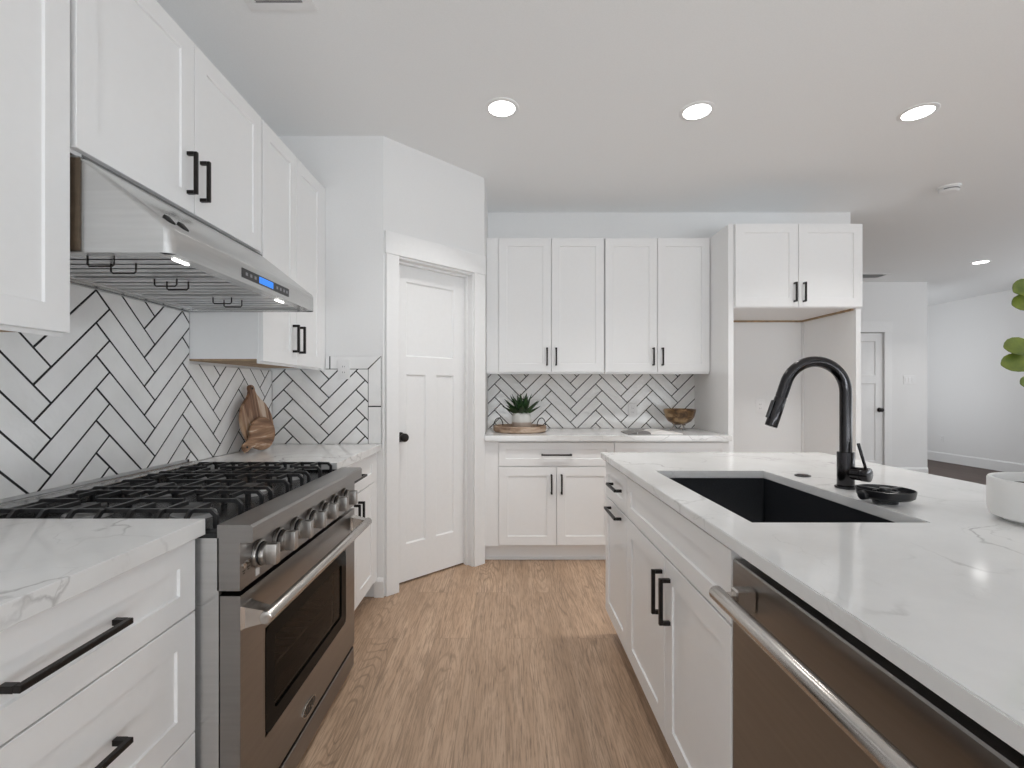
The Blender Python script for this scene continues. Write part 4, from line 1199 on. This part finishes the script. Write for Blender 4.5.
b = MB().cyl(m2 @ Vector((0.0150, 0, 0.150)), m2 @ Vector((0.0166, 0, 0.150)), 0.006, n=18)
link('hanging_hole', b, M['dark'], bd2)

# ------------------------------------------------------------------ outlets and switches
def outlet(F, a, z, c, label, kind='outlet', gangs=1):
    t = thing('wall_outlet' if kind == 'outlet' else 'light_switch', label, kind, F.p(a, z - 0.058, c))
    wd = 0.036 + 0.046 * (gangs - 1) / 2 * 1.0
    wd = 0.036 + 0.023 * (gangs - 1)
    link('cover_plate', MB().fbox(F, a - wd, a + wd, z - 0.058, z + 0.058, c, c + 0.005, 0.0015), M['plastic'], t)
    for k in range(gangs):
        ac = a + (k - (gangs - 1) / 2) * 0.046
        if kind == 'outlet':
            r = link('receptacle', MB().fbox(F, ac - 0.0165, ac + 0.0165, z - 0.034, z + 0.034, c + 0.005, c + 0.007, 0.0008), M['plastic'], t)
            for dz in (-0.017, 0.017):
                b = MB()
                b.fbox(F, ac - 0.007, ac - 0.005, z + dz - 0.005, z + dz + 0.005, c + 0.007, c + 0.0073).fbox(F, ac + 0.005, ac + 0.007, z + dz - 0.004, z + dz + 0.004, c + 0.007, c + 0.0073)
                link('slot', b, M['dark'], r)
        else:
            link('rocker', MB().fbox(F, ac - 0.0165, ac + 0.0165, z - 0.033, z + 0.033, c + 0.005, c + 0.009, 0.001), M['plastic'], t)
outlet(RF, -0.965 - WX, 1.358, 0.0108, 'white outlet on the herringbone panel beside the pantry door')
outlet(BF, 1.078 - DB.x, 1.066, 0.0108, 'white outlet on the back wall tile between tray and magazine')
outlet(BF, 0.262 - DB.x, 1.10, 0.0108, 'white outlet on the back wall tile behind the potted succulent')
outlet(Fr((0, BY - 0.010, 0), (1, 0, 0), (0, -1, 0)), 2.165, 1.10, 0.0003, 'white outlet inside the empty fridge niche')
outlet(Fr((0, HY, 0), (1, 0, 0), (0, -1, 0)), 5.645, 1.385, 0.0003, 'white triple switch plate beside the far hallway door', 'switch', 3)
outlet(Fr((7.6, 0, 0), (0, 1, 0), (-1, 0, 0)), 8.28, 0.40, 0.0003, 'white outlet low on the far right wall')

# ------------------------------------------------------------------ ceiling fittings
def downlight(x, y, label):
    t = thing('recessed_light', label, 'ceiling light', (x, y, CEIL), 'recessed ceiling lights')
    b = MB().lathe([(0.092, CEIL - 0.0002), (0.092, CEIL - 0.003), (0.086, CEIL - 0.006), (0.072, CEIL - 0.006), (0.070, CEIL - 0.003)], (x, y, 0), 40, close=False)
    link('trim_ring', b, M['plastic'], t, True)
    link('diffuser', MB().lathe([(0.071, CEIL - 0.0005), (0.071, CEIL - 0.004), (0.03, CEIL - 0.0045)], (x, y, 0), 40), M['lamp'], t)
    l = bpy.data.lights.new('downlight', 'AREA'); l.shape = 'DISK'; l.size = 0.14; l.energy = LAMP_W; l.color = (1, 0.975, 0.94); l.spread = math.radians(105)
    lo = bpy.data.objects.new('downlight', l); COL.objects.link(lo); lo.location = (x, y, CEIL - 0.012)
downlight(-0.022, 2.56, 'lit round recessed ceiling light nearest the pantry, left of its row')
downlight(1.040, 2.587, 'lit round recessed ceiling light above the sink, middle of its row')
downlight(2.255, 2.600, 'lit round recessed ceiling light above the right side, last of its row')
downlight(5.61, 5.615, 'small lit recessed ceiling light far off over the hallway opening')
t = thing('smoke_detector', 'white smoke detector on the ceiling between the right-hand lights', 'smoke detector', (3.31, 3.55, CEIL))
b = MB().lathe([(0.070, CEIL), (0.070, CEIL - 0.012), (0.062, CEIL - 0.014)], (3.31, 3.55, 0), 36)
link('mounting_plate', b, M['plastic'], t, True)
b = MB().lathe([(0.060, CEIL - 0.014), (0.060, CEIL - 0.034), (0.052, CEIL - 0.042), (0.02, CEIL - 0.044)], (3.31, 3.55, 0), 36)
dt = link('housing', b, M['plastic'], t, True)
b = MB()
for k in range(14):
    a0, a1 = math.radians(200 + 10 * k), math.radians(200 + 10 * k + 8)
    b.rings([[(3.31 + math.cos(a) * r, 3.55 + math.sin(a) * r, z) for r, z in ((0.0595, CEIL - 0.021), (0.0608, CEIL - 0.021), (0.0608, CEIL - 0.028), (0.0595, CEIL - 0.028))] for a in (a0, a1)])
link('sensor_slot', b, M['dark'], dt)
def vent(x0, x1, ya, yb, label, mat_slot, nl):
    t = thing('ceiling_vent', label, 'vent', ((x0 + x1) / 2, (ya + yb) / 2, CEIL))
    z = CEIL - 0.006; fw = 0.04
    b = MB().box(x0, x1, ya, ya + fw, z, CEIL - 0.0003, 0.001).box(x0, x1, yb - fw, yb, z, CEIL - 0.0003, 0.001).box(x0, x0 + fw, ya + fw, yb - fw, z, CEIL - 0.0003).box(x1 - fw, x1, ya + fw, yb - fw, z, CEIL - 0.0003)
    link('frame', b, M['plastic'], t)
    link('duct_opening', MB().box(x0 + fw, x1 - fw, ya + fw, yb - fw, CEIL - 0.0015, CEIL - 0.0003), mat_slot, t)
    for k in range(nl):
        yc = ya + fw + (yb - ya - 2 * fw) * (k + 0.5) / nl
        link('louver', MB().hexa([(x0 + fw, yc - 0.008, z - 0.004), (x1 - fw, yc - 0.008, z - 0.004), (x1 - fw, yc - 0.006, z - 0.004), (x0 + fw, yc - 0.006, z - 0.004),
                                  (x0 + fw, yc + 0.004, CEIL - 0.002), (x1 - fw, yc + 0.004, CEIL - 0.002), (x1 - fw, yc + 0.006, CEIL - 0.002), (x0 + fw, yc + 0.006, CEIL - 0.002)]), M['plastic'], t)
vent(-1.02, -0.755, 1.62, 1.902, 'white ceiling air vent at the top left frame edge', M['dark'], 9)
vent(4.45, 5.01, 6.16, 6.42, 'dark-slotted ceiling return vent far back by the hallway door', M['dark'], 10)

# repeats of one kind share a group
GROUPS = {'wall_outlet': 'white wall outlets', 'wall_cabinet': 'white shaker wall cabinets', 'base_cabinet': 'white shaker base cabinets',
          'island_cabinet': 'white island cabinets', 'cutting_board': 'cutting boards on the left counter', 'ceiling_vent': 'ceiling vents',
          'end_panel': 'tall panels of the fridge niche', 'tile_backsplash': 'herringbone tile panels', 'countertop': 'white quartz counter slabs'}
for o in COL.objects:
    if o.parent is None and 'label' in o.keys() and 'group' not in o.keys():
        k = o.name.split('.')[0]
        if k in GROUPS: o['group'] = GROUPS[k]
